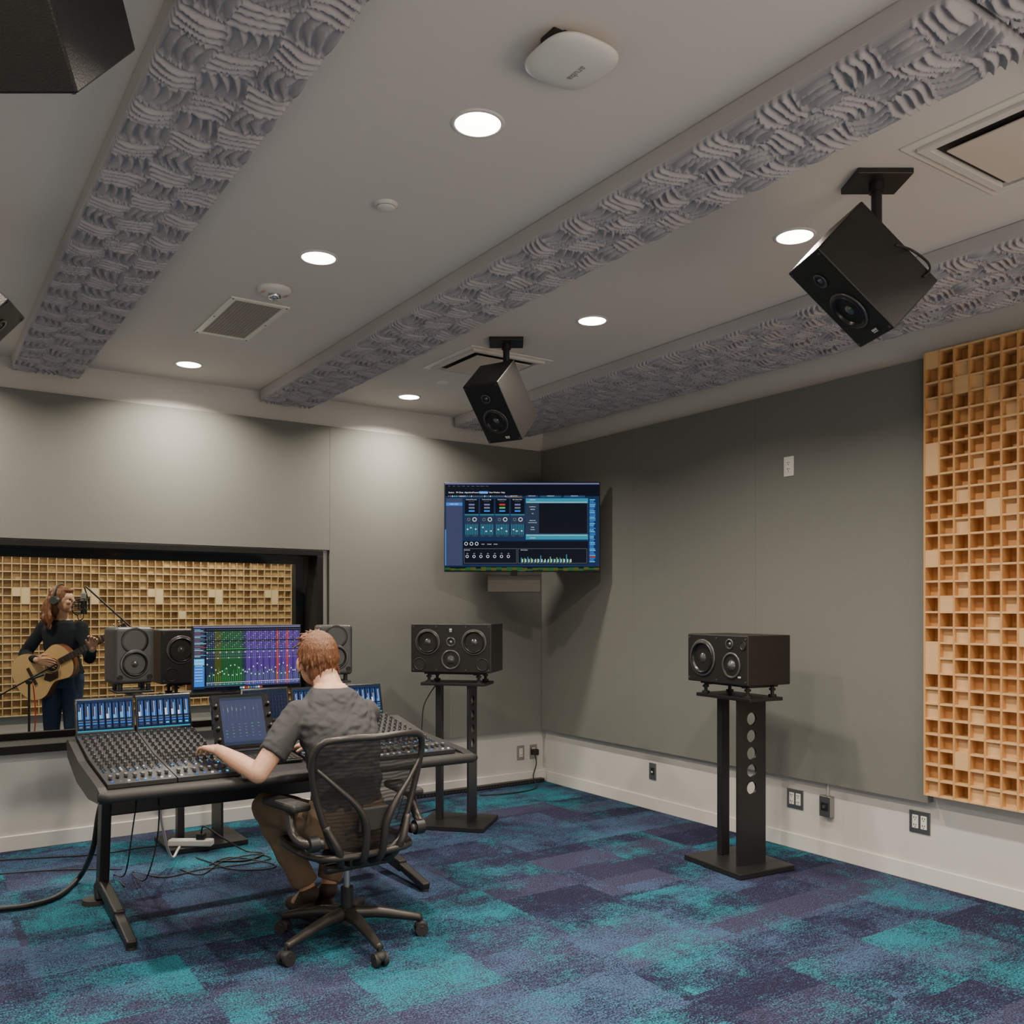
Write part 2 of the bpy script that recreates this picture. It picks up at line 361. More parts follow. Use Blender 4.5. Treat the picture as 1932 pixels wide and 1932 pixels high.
# ---------------------------------------------------------------- wood diffusers
def diffuser(cols,rows,p,dep,seed,dist,th=.007,flush=None):
    rnd=random.Random(seed); b=MB(); W,H=cols*p,rows*p
    for i in range(cols+1): b.box((i*p,dep/2,H/2),(th,dep,H+th),0)
    for j in range(rows+1): b.box((W/2,dep/2+.0006,j*p),(W,dep,th),1)
    for i in range(cols):
        for j in range(rows):
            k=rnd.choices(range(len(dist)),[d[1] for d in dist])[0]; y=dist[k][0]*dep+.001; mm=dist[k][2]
            if flush and flush(i,j): y,mm=.001,1
            x0,x1,z0,z1=i*p+th/2,(i+1)*p-th/2,j*p+th/2,(j+1)*p-th/2
            b.quad((x0,y,z0),(x1,y,z0),(x1,y,z1),(x0,y,z1),mm)
    bb(b,-th/2,W+th/2,dep+.0007,dep+.006,0,H,0)
    return b
p=2.262/29
fs={(0,28),(0,15),(0,21),(0,22),(0,8),(0,9),(2,26),(4,18),(1,12),(6,10),(2,2),(7,20)}
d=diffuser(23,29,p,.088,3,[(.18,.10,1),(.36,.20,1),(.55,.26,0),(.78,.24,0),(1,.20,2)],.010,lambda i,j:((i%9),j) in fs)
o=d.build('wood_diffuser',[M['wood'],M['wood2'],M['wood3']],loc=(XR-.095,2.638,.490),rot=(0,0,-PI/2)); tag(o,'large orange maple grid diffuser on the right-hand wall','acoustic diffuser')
p=.0805
d=diffuser(70,20,p,.088,5,[(.4,.2,0),(.55,.35,0),(.75,.25,0),(1,.2,2)],.009,lambda i,j:(i%8 in(2,3) and j==15) or (i%8==3 and j==14) or (i%16==6 and j==12))
o=d.build('wood_diffuser',[M['bwood'],M['bwood2'],M['bwood3']],loc=(3.80-70*p,LY1-.095,.36)); tag(o,'wooden grid diffuser seen through the studio window behind the guitarist','acoustic diffuser')
# ---------------------------------------------------------------- foam baffles
def foam(W,Ln,loc,rz,label,seed):
    rs=np.random.RandomState(seed); T=.118; res=.0045
    nx=int(W/res)+1; ny=int(Ln/res)+1; x=np.linspace(0,W,nx); y=np.linspace(0,Ln,ny); Xg,Yg=np.meshgrid(x,y)
    # gentle waviness of the whole weave
    Xw=np.clip(Xg+.012*np.sin(Yg*23+Xg*9)*np.sin(PI*Xg/W),0,W-1e-6); Yw=np.clip(Yg+.014*np.sin(Xg*27+Yg*5),0,Ln+1)
    sx=W/max(1,round(W/T)); ix=np.minimum((Xw/sx).astype(int),60); iy=(Yw/T).astype(int)
    fx=np.clip(Xw/sx-ix,0,1); fy=np.clip(Yw/T-iy,0,1); r1=rs.rand(iy.max()+2,70); r2=rs.rand(iy.max()+2,70)
    a=r1[iy,ix]; b2=r2[iy,ix]; o=((ix+iy)%2)
    rc=np.where(o,fx,fy); ot=np.where(o,fy,fx)
    bow=(np.where(a>.5,1,-1)*(.40+.30*b2))*(np.sin(PI*ot)-.3)
    ph=rc*4+bow*np.sin(PI*rc)
    fr=ph-np.floor(ph)
    crest=np.abs(2*fr-1)**1.5
    env=.72+.28*np.sin(PI*ot)
    h=crest*env*(.85+.15*b2)
    drop=.068+.030*h
    drop[0,:]=.055;drop[-1,:]=.055;drop[:,0]=.055;drop[:,-1]=.055
    vs=np.stack([Xg,Yg,-drop],-1).reshape(-1,3)
    i=np.arange(nx-1)[None,:]+np.arange(ny-1)[:,None]*nx; i=i.ravel()
    fs=np.stack([i,i+nx,i+nx+1,i+1],-1)
    me=bpy.data.meshes.new('foam_surface'); me.vertices.add(len(vs)); me.vertices.foreach_set('co',vs.ravel().astype('f'))
    me.loops.add(fs.size); me.loops.foreach_set('vertex_index',fs.ravel().astype('i')); me.polygons.add(len(fs))
    me.polygons.foreach_set('loop_start',np.arange(0,fs.size,4,dtype='i')); me.polygons.foreach_set('loop_total',np.full(len(fs),4,dtype='i'))
    me.update(calc_edges=True); me.validate(); me.materials.append(M['foam'])
    me.polygons.foreach_set('use_smooth',np.ones(len(me.polygons),dtype=bool))
    r=thing('ceiling_foam_baffle',label,'acoustic foam',loc,rz,'ceiling foam baffles')
    inst('foam_surface',me,r)
    bx=MB(); bx.box((W/2,Ln/2,-.0325),(W,Ln,.065),0,.006,2); bx.build('backing',M['foamside'],r)
foam(.37,5.3,(.53,.75,CE),0,'leftmost grey sculpted foam strip on the ceiling, above the window end',1)
foam(.37,4.9,(2.02,1.15,CE),0,'middle grey sculpted foam strip running between the two rows of downlights',2)
foam(.72,5.25,(3.56,.8,CE),0,'wide grey sculpted foam strip along the ceiling beside the right-hand wall',3)
foam(.35,1.5,(3.50,.78,CE),PI/2,'short crosswise foam strip at the near end of the middle strip',4)
# ---------------------------------------------------------------- ceiling fittings
lensm=MB(); lensm.lathe([(0,0),(.070,0),(.070,.004)],28)
trim=MB(); trim.lathe([(.070,-.001),(.072,-.005),(.082,-.003),(.084,0)],28)
lmesh=lensm.build('lens',M['lens']); tmesh=trim.build('trim_ring',M['white']); lm,tm=lmesh.data,tmesh.data
bpy.data.objects.remove(lmesh); bpy.data.objects.remove(tmesh)
def downlight(x,y,label,en=29,col=(1,.88,.73)):
    r=thing('downlight',label,'ceiling light',(x,y,CE),0,'recessed downlights'); inst('lens',lm,r,(0,0,-.004)); inst('trim_ring',tm,r)
    l=bpy.data.lights.new('downlight_lamp','AREA'); l.shape='DISK'; l.size=.13; l.energy=en; l.color=col; l.spread=math.radians(145)
    o=bpy.data.objects.new('downlight_lamp',l); C.objects.link(o); o.location=(x,y,CE-.012)
downlight(1.465,2.35,'downlight nearest the rounded white access point')
downlight(1.465,3.63,'downlight between the small smoke detector and the return grille')
downlight(1.45,5.67,'downlight close to the wall above the studio window')
downlight(2.963,2.35,'downlight beside the large ceiling speaker at right')
downlight(2.963,3.63,'downlight between the two hanging ceiling speakers on the right side')
downlight(2.963,5.67,'downlight nearest the television corner')
for i,(x,y) in enumerate(((-.03,3.63),(-.03,5.67),(-.03,1.2),(1.465,.4),(2.963,.4),(2.963,-1.2),(.7,-1.2))):
    downlight(x,y,['downlight left of the leftmost foam strip, level with the detector','downlight left of the leftmost foam strip, near the window wall','downlight at the near left of the ceiling, outside the picture','downlight in the middle row at the near end, outside the picture','downlight in the right row at the near end, outside the picture','rearmost downlight of the right row, outside the picture','rearmost downlight at the left, outside the picture'][i])
# added fill lights, unseen behind the camera, to brighten the ceiling and walls
for x,e in ((.1,34),(2.9,42)):
    l=bpy.data.lights.new('ceiling_fill','AREA'); l.shape='RECTANGLE'; l.size=1.8; l.size_y=1.2; l.energy=e; l.color=(1,.85,.70)
    o=bpy.data.objects.new('ceiling_fill',l); C.objects.link(o); o.location=(x,-1.5,1.0); o.rotation_euler=(math.radians(138),0,math.radians(-12))
# access point
r=thing('wireless_access_point','rounded square white access point on the ceiling','access point',(1.475,1.895,CE))
b=MB()
def rsq(h,e,n=48): return [(h*math.copysign(abs(math.cos(2*PI*i/n))**(2/e),math.cos(2*PI*i/n)),h*math.copysign(abs(math.sin(2*PI*i/n))**(2/e),math.sin(2*PI*i/n))) for i in range(n)]
secs=[(.088,-.026),(.106,-.029),(.112,-.035),(.111,-.040),(.099,-.048),(.07,-.053),(.035,-.056)]
vs=[];fs=[]
for h,z in secs: vs+=[(x,y,z) for x,y in rsq(h,3.0)]
for i in range(len(secs)-1):
    for j in range(48): fs.append((i*48+j,i*48+(j+1)%48,(i+1)*48+(j+1)%48,(i+1)*48+j))
fs+=[tuple(range(48)),tuple(range((len(secs)-1)*48,len(secs)*48))]
b.add(vs,fs,0,True); b.build('cover',M['white'],r)
MT=Matrix(((0,1,0,0),(1,0,0,0),(0,0,-1,0),(0,0,0,1)))
MB().text('aruba',.030,Tr(.022,.004,-.0575)@MT,0).build('lettering',M['midgrey'],r)
b=MB(); b.box((0,0,-.013),(.13,.11,.026),0,.004); b.box((.0,.085,-.012),(.05,.05,.02),0,.003); b.box((-.08,-.02,-.01),(.03,.06,.018),0,.003); b.build('mounting_bracket',M['black'],r)
# smoke detector
r=thing('smoke_detector','small round white smoke detector between two downlights','smoke detector',(1.478,3.01,CE))
MB().lathe([(.044,0),(.044,-.006),(.036,-.008),(.034,-.016),(.026,-.020),(0,-.021)],28).build('body',M['white'],r)
MB().lathe([(.0352,-.010),(.0352,-.013)],28).build('vent_ring',M['dark'],r)
# fire strobe
r=thing('fire_strobe','round white fire alarm strobe with red lettering in front of the return grille','fire alarm',(1.44,4.11,CE),math.radians(-34))
MB().lathe([(.078,0),(.078,-.010),(.066,-.020),(.030,-.024)],32).build('body',M['white'],r)
MB().lathe([(.030,-.022),(.032,-.036),(.022,-.048),(0,-.051)],20).build('lens_dome',M['chrome'],r)
for a in (-55,125): MB().text('FIRE',.024,Rz(math.radians(a))@Tr(0,.054,-.0235)@Rx(PI)@Rz(PI),0).build('lettering',M['red'],r)
# sprinkler cover
r=thing('sprinkler_cover','tiny round flush sprinkler cover near the square ceiling vent','sprinkler',(2.96,5.18,CE))
MB().lathe([(.04,0),(.04,-.006),(.03,-.009),(0,-.009)],24).build('cover_plate',M['ivory'],r)
# return grille
r=thing('return_air_grille','rectangular perforated metal return grille with white frame','vent',(1.445,4.64,CE))
def rimframe(b,W,L,w,z0,z1):
    for s in (-1,1): b.box((s*(W/2-w/2),0,(z0+z1)/2),(w,L,abs(z1-z0)),0,.0015); b.box((0,s*(L/2-w/2),(z0+z1)/2),(W-2*w,w,abs(z1-z0)),0,.0015)
b=MB(); W,L=.29,.66; rimframe(b,W,L,.03,0,-.008); b.build('frame',M['ivory'],r)
b=MB(); b.box((0,0,-.001),(W-.06,L-.06,.002),1)
for i in range(14): b.box((-W/2+.035+i*(W-.07)/13,0,-.004),(.005,L-.06,.003),0)
for i in range(36): b.box((0,-L/2+.035+i*(L-.07)/35,-.0035),(W-.06,.005,.003),0)
b.build('perforated_plate',[M['grille'],M['dark']],r)
screws(r,[(sx*(W/2-.012),sy*(L/2-.012),-.0070) for sx in(-1,1) for sy in(-1,0,1)],(PI/2,0,0))
def sqdiff(x,y,label):
    r=thing('supply_air_diffuser',label,'vent',(x,y,CE),0,'square supply diffusers'); W=.58
    b=MB(); rimframe(b,W,W,.035,0,-.006); b.build('outer_frame',M['ivory'],r)
    b=MB(); rimframe(b,W-.072,W-.072,.03,0,-.018); b.build('inner_frame',M['ceil'],r)
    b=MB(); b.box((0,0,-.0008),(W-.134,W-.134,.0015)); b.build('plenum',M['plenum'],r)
    b=MB(); b.box((0,0,-.022),(W-.20,W-.20,.006),0,.002); b.build('center_plaque',M['plaque'],r)
sqdiff(2.96,4.64,'square white ceiling diffuser behind the smaller hanging speaker')
sqdiff(2.97,1.42,'square white ceiling diffuser beyond the large hanging speaker at right')
# ---------------------------------------------------------------- speakers
def driver(parent,name,x,z,r,y0,kind='woofer'):
    T=Tr(x,y0,z)@Rx(PI/2)   # local +z -> -y (front)
    b=MB(T)
    if kind=='woofer':
        b.lathe([(r*1.14,0),(r*1.14,.004),(r*1.06,.006),(r,.003),(r*.97,.010),(r*.90,.013),(r*.84,.006),(r*.80,-.002),(r*.35,-.024)],36,[0,0,0,1,1,1,1,2])
        o=b.build(name,[M['ringm'],M['surr'],M['cone']],parent)
        MB(T).lathe([(r*.38,-.024),(r*.36,-.008),(r*.24,.004),(0,.009)],24).build('dust_cap',M['cap'],o)
    elif kind=='mid':
        b.lathe([(r*1.35,0),(r*1.35,.004),(r*1.15,.004),(r,-.008),(r*.6,-.014)],32,[0,0,1,1]); o=b.build(name,[M['ringm'],M['surr']],parent)
        MB(T).lathe([(r*.66,-.014),(r*.56,.002),(r*.34,.014),(0,.019)],24).build('dome',M['cap'],o)
    else:
        b.lathe([(r*2.0,0),(r*2.0,.003),(r*1.5,.003),(r*.9,-.004)],24,[0,0,1]); o=b.build(name,[M['ringm'],M['surr']],parent)
        MB(T).lathe([(r*.9,-.004),(r*.6,.003),(0,.006)],16).build('dome',M['cap'],o)
    return o
def port(parent,x,z,r,y0):
    b=MB(Tr(x,y0,z)@Rx(PI/2)); b.lathe([(r*1.15,0),(r*1.15,.003),(r,.002),(r*.85,-.01)],24); b.lathe([(r*.88,.0008),(0,.0008)],24,1); b.build('bass_port',[M['black'],M['dark']],parent)
def cabinet(parent,W,H,D,mt,bev=.006):
    return MB().box((0,D/2,H/2),(W,D,H),0,bev).build('cabinet',mt,parent)
def badge(parent,x,z,y0,w=.035,h=.014):
    b=MB(); b.box((x,y0-.0015,z),(w,.003,h),0,.001)
    for k in (-1,0,1): b.box((x+k*w*.28,y0-.0034,z+h*.12),(w*.18,.001,h*.42),1)
    b.box((x,y0-.0034,z-h*.3),(w*.7,.001,h*.14),1)
    b.build('badge',[M['black'],M['white']],parent)
def big_speaker(loc,rz,label):
    r=thing('studio_monitor_speaker',label,'speaker',loc,rz); W,H,D=.545,.318,.32
    cabinet(r,W,H,D,M['blacktex'])
    driver(r,'woofer',-.157,.200,.074,-.001); driver(r,'woofer',.157,.200,.074,-.001)
    driver(r,'midrange',0,.085,.048,-.001,'mid'); driver(r,'tweeter',0,.200,.016,-.001,'t')
    port(r,-.212,.055,.036,-.001); port(r,.212,.055,.036,-.001)
    badge(r,0,.278,0,.022,.032)
    screws(r,[(x,0,z) for x in (-.255,-.1,.1,.255) for z in (.018,.300)]); return r
def side_speaker(loc,rz,label):
    r=thing('studio_monitor_speaker',label,'speaker',loc,rz); W,H,D=.49,.270,.31
    cabinet(r,W,H,D,M['blacktex'])
    driver(r,'woofer',-.115,.137,.092,-.001); driver(r,'midrange',.120,.105,.053,-.001,'mid'); driver(r,'tweeter',.105,.220,.015,-.001,'t')
    port(r,.210,.215,.02,-.001); badge(r,.185,.045,0,.03,.012)
    screws(r,[(x,0,z) for x in (-.23,0,.23) for z in (.02,.250)]); return r
def near_speaker(loc,rz,label):
    r=thing('desktop_monitor_speaker',label,'speaker',loc,rz,'pair of small grey monitors'); W,H,D=.20,.295,.20
    MB().box((0,D/2,H/2),(W,D,H),0,.02,4).build('cabinet',M['grey'],r)
    driver(r,'woofer',0,.105,.066,-.001)
    T=Tr(0,-.001,.225)@Rx(PI/2)
    MB(T).lathe([(.070,-.001),(.066,.002),(.045,-.004),(.018,-.012)],32,[0,0,0]).build('waveguide',M['surr'],r)
    MB(T).lathe([(.018,-.012),(.013,-.004),(0,-.002)],16).build('tweeter_dome',M['cap'],r)
    port(r,-.075,.035,.012,-.001); port(r,.075,.035,.012,-.001)
    MB().box((0,-.0005,.176),(.016,.002,.008)).build('badge',M['white'],r); return r
def holed(W,th,zs,r,x0,H,D):
    b=MB(); n=32
    def fc(pts,x): return [(x,p[0],p[1]) for p in pts]
    zz=[0]
    for z in sorted(zs): zz+= [z-W/2,z+W/2]
    zz.append(H)
    for a,c in zip(zz[::2],zz[1::2]):
        if c-a>1e-4: bb(b,x0-th/2,x0+th/2,-W/2,W/2,a,c)
    for z in zs:
        sq=[];ci=[]
        for i in range(n):
            a=2*PI*i/n+PI/4; c,s=math.cos(a),math.sin(a); k=W/2/max(abs(c),abs(s)); sq.append((c*k,z+s*k)); ci.append((c*r,z+s*r))
        for x in (x0-th/2,x0+th/2): b.add(fc(sq,x)+fc(ci,x),[(i,(i+1)%n,n+(i+1)%n,n+i) for i in range(n)])
        b.add(fc(ci,x0-th/2)+fc(ci,x0+th/2),[(i,(i+1)%n,n+(i+1)%n,n+i) for i in range(n)])
    for s in (-1,1): bb(b,x0-th/2,x0+th/2,s*W/2,s*D/2,0,H)
    return b
def stand(loc,rz,H,label,bw=.46,bd=.40):
    r=thing('speaker_stand',label,'speaker stand',loc,rz,'twin pillar speaker stands')
    MB().box((0,0,.016),(bw,bd,.032),0,.004).build('base_plate',M['black'],r)
    holed(.094,.014,[H-.158-i*.0955 for i in range(5)],.035,.10,H-.052,.205).build('pillar',M['black'],r,(0,0,.032))
    MB().box((-.125,.0,(H-.052)/2),(.040,.060,H-.052),0,.003).build('post',M['black'],r,(0,0,.032))
    b=MB(); b.box((0,0,H-.01),(.44,.24,.02),0,.003); b.build('top_plate',M['black'],r)
    b=MB(); b.box((0,-.09,H+.062),(.40,.03,.014),0,.003); b.box((0,.09,H+.062),(.40,.03,.014),0,.003)
    for x in (-.15,.15): b.box((x,0,H+.056),(.03,.21,.012),0,.003)
    for x in (-.17,.17):
        for y in (-.09,.09): b.cyl((x,y,H),(x,y,H+.012),.022,n=14); b.cyl((x,y,H+.012),(x,y,H+.06),.010,n=10); b.cyl((x,y,H+.034),(x,y,H+.046),.018,n=12)
    b.build('isolation_frame',M['rubber'],r); return r
def onstand(fn,x,y,H,a,label):
    fn((x+.16*math.sin(a),y-.16*math.cos(a),H+.0692),a,label)
a=yaw(1.6-3.07,3.8-5.18); stand((3.07,5.18,0),a,.955,'black twin-pillar stand under the speaker left of the corner')
onstand(big_speaker,3.07,5.18,.955,a,'wide black three-way speaker on the stand below the television')
a2=yaw(-1,.10); stand((3.894,3.475,0),a2,.96,'black twin-pillar stand standing alone in front of the right-hand wall')
onstand(side_speaker,3.894,3.475,.96,a2,'black speaker seen side-on, on the lone stand before the right-hand wall')
stand((1.52,5.66,0),0,.93,'black twin-pillar stand behind the mixing desk, in front of the window')
onstand(big_speaker,1.52,5.66,.93,0,'wide black speaker behind the desk, partly hidden by the computer screen')
# hanging speakers
def hang(mx,my,center,nh,tilt,label,mlabel,S=1.0):
    W,H,D=.225*S,.365*S,.225*S
    r=thing('ceiling_hung_speaker',label,'speaker',center,0,'hanging surround speakers')
    r.rotation_euler=(Rz(yaw(*nh))@Rx(tilt)).to_euler()
    cabinet(r,W,H,D,M['blacktex'],.005)
    driver(r,'woofer',0,.135,.066,-.001); driver(r,'tweeter',0,.275,.014,-.001,'t'); badge(r,.03,.03,0,.035,.02)
    screws(r,[(x,0,z) for x in (-.1,.1) for z in (.015,.35)])
    for o in r.children: o.location=Vector(o.location)+Vector((0,-D/2,-H/2))
    n=Vector((nh[0],nh[1],0)).normalized()*math.cos(tilt)+Vector((0,0,-math.sin(tilt)))
    back=Vector(center)-n*(D/2)
    r2=thing('speaker_ceiling_mount',mlabel,'speaker mount',(mx,my,CE),math.radians(-34),'ceiling speaker mounts')
    Ri=Rz(math.radians(34))@Tr(-mx,-my,-CE); bk=Ri@back; bo=Ri@(back-n*.02)
    MB().box((0,0,-.010),(.19,.16,.020),0,.003).build('ceiling_plate',M['black'],r2)
    b=MB(); zz=min(bo.z+.03,-.06); b.cyl((0,0,-.016),(0,0,zz),.018,n=16); b.cyl((0,0,-.016),(0,0,-.05),.026,n=16); b.build('drop_pole',M['black'],r2)
    b=MB(); b.bar((0,0,zz),bo,.035,.03,0,.003); b.bar(bo,bk,.07,.05,0,.003); b.build('knuckle',M['black'],r2)
    return r
bpy.context.view_layer.update()
hang(2.80,1.875,(2.69,1.86,2.57),(-.887,.456),math.radians(47),'large black speaker hanging from the ceiling at the right of the picture','black plate and pole holding the large right-hand hanging speaker')
hang(2.79,4.175,(2.72,4.12,2.575),(-.92,-.38),math.radians(43),'smaller-looking black speaker hanging in front of the square ceiling diffuser','black plate and pole holding the hanging speaker near the television')
ph=math.radians(47); Fv=V(s_,c_,0); Rv=V(c_,-s_,0); uu=Fv*math.sin(ph)+V(0,0,math.cos(ph)); nv_=Fv*math.cos(ph)-V(0,0,math.sin(ph))
ctr=att(147,178,1.72)-Rv*.1125+uu*.1825-nv_*.1125
hang(ctr.x-.08,ctr.y-.14,tuple(ctr),(s_,c_),ph,'black hanging speaker cut off by the upper left corner of the picture','black mount of the speaker in the upper left corner')
hang(.12,4.02,tuple(V(.235,3.93,2.53)-Rv*.08),(.98,-.35),math.radians(42),'black hanging speaker of which only a tip shows at the left edge','black mount of the speaker at the left edge')
MB().tube(cr([att(1690,462,2.86),att(1720,472,2.95),att(1750,495,2.95),att(1753,512,2.95),att(1742,522,2.95)],6),.004).build('speaker_cable',M['cable'])
tag(bpy.data.objects['speaker_cable'],'thin black cable looping behind the large right-hand hanging speaker','cable')
# ---------------------------------------------------------------- television
tp=att(985,994,6.7); r=thing('television','large flat television glowing blue in the corner','television',(tp.x,tp.y,tp.z),-TH)
TW,THh=1.165,.67
b=MB(); b.box((0,.02,0),(TW,.035,THh),0,.005); b.box((0,.052,-.02),(TW*.7,.04,THh*.6),0,.01); b.build('housing',M['black'],r)
TX=Rx(PI/2)
def uiset(W,H):
    b=MB()
    def R(x0,y0,x1,y1,k,l=1):
        X0_,X1_=(x0-.5)*W,(x1-.5)*W; Z0,Z1=(.5-y1)*H,(.5-y0)*H; y=-.0004*l
        b.quad((X0_,y,Z0),(X1_,y,Z0),(X1_,y,Z1),(X0_,y,Z1),EI[k])
    def T(x,y,t,s,k='white',l=3): b.text(t,s*H,Tr((x-.5)*W,-.0004*l,(.5-y)*H)@TX,EI[k])
    def ring(x,y,r_,k='white',l=3):
        pts=[];n=14
        for q in (1,.72):
            for i in range(n):
                a=2*PI*i/n; pts.append(((x-.5)*W+math.cos(a)*r_*q*H,-.0004*l,(.5-y)*H+math.sin(a)*r_*q*H))
        b.add(pts,[(i,(i+1)%n,n+(i+1)%n,n+i) for i in range(n)],EI[k])
    return b,R,T,ring
b,R,T,ring=uiset(TW-.016,THh-.016)
px=lambda x:(x-840)/292; py=lambda y:(y-912)/166
R(0,0,1,1,'navy',0); R(0,0,1,.016,'lilac'); R(0,.016,1,.15,'deep')
for x,t in ((852,'Session'),(868,'FX Chain'),(885,'Algorithms'),(898,'Presets'),(913,'Preferences'),(927,'View'),(938,'Window'),(950,'Help')): T(px(x),py(930),t,.022)
R(px(905),py(927.5),px(921),py(932.5),'blue',2)
for i in range(9): T(px(848+i*9),py(918),['File','Edit','View','Track','Clip','Event','Setup','Options','Help'][i],.015,'grey')
for i in range(5): T(px(880+i*11),py(923),'- - -',.014,'grey')
rnd=random.Random(4)
for i in range(34): R(px(846+i*3.6),py(936),px(848+i*3.6),py(938),rnd.choice(['white','grey','grey','cyan','grey']),2)
for x0,x1,k in ((955,986,'orange'),(993,1016,'purple'),(1020,1060,'teal'),(1065,1105,'blue')): R(px(x0),py(935),px(x1),py(938.6),'slate',2); R(px(x0),py(938.2),px(x1),py(938.8),k,3); T(px((x0+x1)/2),py(936.5),'SURROUND MIX',.011)
R(px(842),py(941),px(873),py(1068),'slateblue'); R(px(842),py(949),px(873),py(955),'blue',2); T(px(857),py(952),'STEREO BUSES',.015)
R(px(840),py(1000),px(842),py(1068),'blue',2)
for i in range(4):
    x0=877+i*29; R(px(x0),py(941),px(x0+27),py(1014),'slate'); R(px(x0+.5),py(941.5),px(x0+26.5),py(970),'deep',2)
    T(px(x0+13),py(943.5),['Orchestral Percussion','Orchestral Strings','Orchestral Horns','Bass Ambient Rack'][i],.014); T(px(x0+13),py(947),'Surround Out',.011,'grey')
    for j in range(3): R(px(x0+8),py(951.5+j*6),px(x0+19),py(954.5+j*6),['lilac','grey','blue'][j] if i!=2 else ['red','green','blue'][j],3)
    R(px(x0),py(971.5),px(x0+27),py(973),'teal',2)
    ring(px(x0+19),py(981),.024); ring(px(x0+8),py(981),.018,'grey')
    for j in range(8): R(px(x0+2+j*3.1),py(990),px(x0+3+j*3.1),py(1010),'teal',3 if j%2 else 2)
    for j in (1,3,6): yy=994+rnd.random()*9; R(px(x0+1.4+j*3.1),py(yy),px(x0+4+j*3.1),py(yy+2.2),'white',4)
    T(px(x0+6),py(1012.3),'INPUT',.011,'grey'); T(px(x0+20),py(1012.3),'OUTPUT',.011,'grey')
R(px(993),py(941),px(1111),py(950),'teal'); R(px(993),py(1009),px(1111),py(1019),'teal'); R(px(993),py(950),px(1111),py(1009),'slate'); R(px(1018),py(951),px(1109),py(1007),'deep',2)
for i in range(56): R(px(995+i*2.05),py(947.6),px(995.7+i*2.05),py(949.4),'white',2); R(px(995+i*2.05),py(1010),px(995.7+i*2.05),py(1011.8),'white',2)
for y,t in ((944,'BUS SEND'),(957,'Send/Frames'),(962,'MASTER'),(970,'0/0'),(983,'Digital Verb'),(987,'Surround Reverb'),(996,'SEND'),(1000,'Reverbs'),(1016,'BUS SEND')): T(px(1006),py(y),t,.014)
R(px(874),py(1022),px(1111),py(1066),'deep')
for x0,x1,y0,y1 in ((876,976,1036,1064),(978,1109,1036,1064)):
    R(px(x0),py(y0),px(x1),py(y0+.5),'grey',2); R(px(x0),py(y1-.5),px(x1),py(y1),'grey',2); R(px(x0),py(y0),px(x0+.5),py(y1),'grey',2); R(px(x1-.5),py(y0),px(x1),py(y1),'grey',2)
T(px(882),py(1039),'POSITIONS',.013); T(px(990),py(1039),'INPUT LEVELS',.013)
for i in range(3): ring(px(880+i*10),py(1027),.020)
for i in range(3): T(px(912+i*12),py(1028),['DATE','DISABLE','BYPASS'][i],.013)
for i in range(7): ring(px(882+i*13),py(1051),.017); T(px(882+i*13),py(1045.5),'-4.00',.010)
for i in range(16):
    h=4+rnd.random()*12; R(px(984+i*6.1),py(1063-h),px(985.6+i*6.1),py(1063),'green' if i%2 else 'teal',3); R(px(986.2+i*6.1),py(1056),px(987.8+i*6.1),py(1062),'white',3)
R(px(1112),py(940),px(1128),py(1068),'navy')
for i in range(40): R(px(1114),py(943+i*3),px(1114+rnd.choice([8,10,11])),py(944.7+i*3),['cyan','blue','blue','cyan'][i%4] if i!=36 else 'red',2)
R(0,py(1070),1,1,'deep',2)
for i in range(30): R(i/30,py(1071)+rnd.random()*.02,i/30+.033,1-rnd.random()*.01,'olive' if i%2 else 'dgreen',3)
b.build('display',EM,r,(0,.0015,0))
MB().box((0,.0,-THh/2+.006),(.05,.004,.006)).build('badge',M['grey'],r)
r=thing('television_bracket','brushed metal corner bracket just beneath the television','bracket',(tp.x,tp.y,tp.z),-TH)
b=MB(); b.box((-.06,.15,-.42),(.40,.09,.13),0,.003); b.build('equipment_box',M['dsteel'],r)
b=MB(); b.bar((0,.085,0),(.17,.66,0),.09,.12,0,.004); b.box((-.06,.10,-.2),(.05,.02,.32),0,.003); b.box((.17,.665,0),(.10,.03,.30),0,.003); b.build('arm',M['black'],r)
# ---------------------------------------------------------------- wall plates
def plate(P,n,label,kind='duplex',mt='white',cat='outlet'):
    r=thing('wall_outlet',label,cat,P,yaw(*n)); dbl=kind=='double'
    W=.118 if dbl else .072
    MB().box((0,-.003,0),(W,.006,.118),0,.002).build('cover_plate',M[mt],r)
    xs=(-.024,.024) if dbl else (0,)
    for x in xs:
        if kind in('duplex','double'):
            b=MB(); b.box((x,-.0065,0),(.034,.004,.07),0,.002)
            for z in (-.019,.019): b.box((x-.006,-.009,z+.003),(.003,.002,.009),1); b.box((x+.006,-.009,z+.003),(.003,.002,.008),1); b.cyl((x,-.008,z-.009),(x,-.0095,z-.009),.0028,n=8,m=1)
            b.build('receptacle',[M['ivory'],M['dark']],r)
        else:
            b=MB(); b.box((x,-.007,0),(.03,.006,.05),0,.002); b.box((x,-.0105,-.004),(.014,.002,.012),1); b.build('jack',[M['black'],M['ivory']],r)
    return r
plate(atx(1489,880,XR-PT),(-1,0),'white outlet mounted high on the grey fabric panel')
plate(atx(1232,1455,XR),(-1,0),'small steel data plate low on the wall nearest the corner','jack','steel')
plate(atx(1501,1507,XR),(-1,0),'steel double outlet right of the lone speaker stand','double','steel')
q=atx(1564,1520,XR)
r=thing('wall_junction_box','projecting steel box with black socket between two double outlets','junction box',q,-PI/2)
MB().box((0,-.02,0),(.075,.04,.12),0,.003).build('box',M['steel'],r); b=MB(); b.box((0,-.042,0),(.045,.006,.05),0,.002); b.cyl((0,-.045,0),(0,-.05,0),.01,n=12,m=1); b.build('socket',[M['black'],M['steel']],r)
MB().tube([(.0,-.01,.06),(.0,-.008,.15)],.008).build('conduit',M['wall'],r)
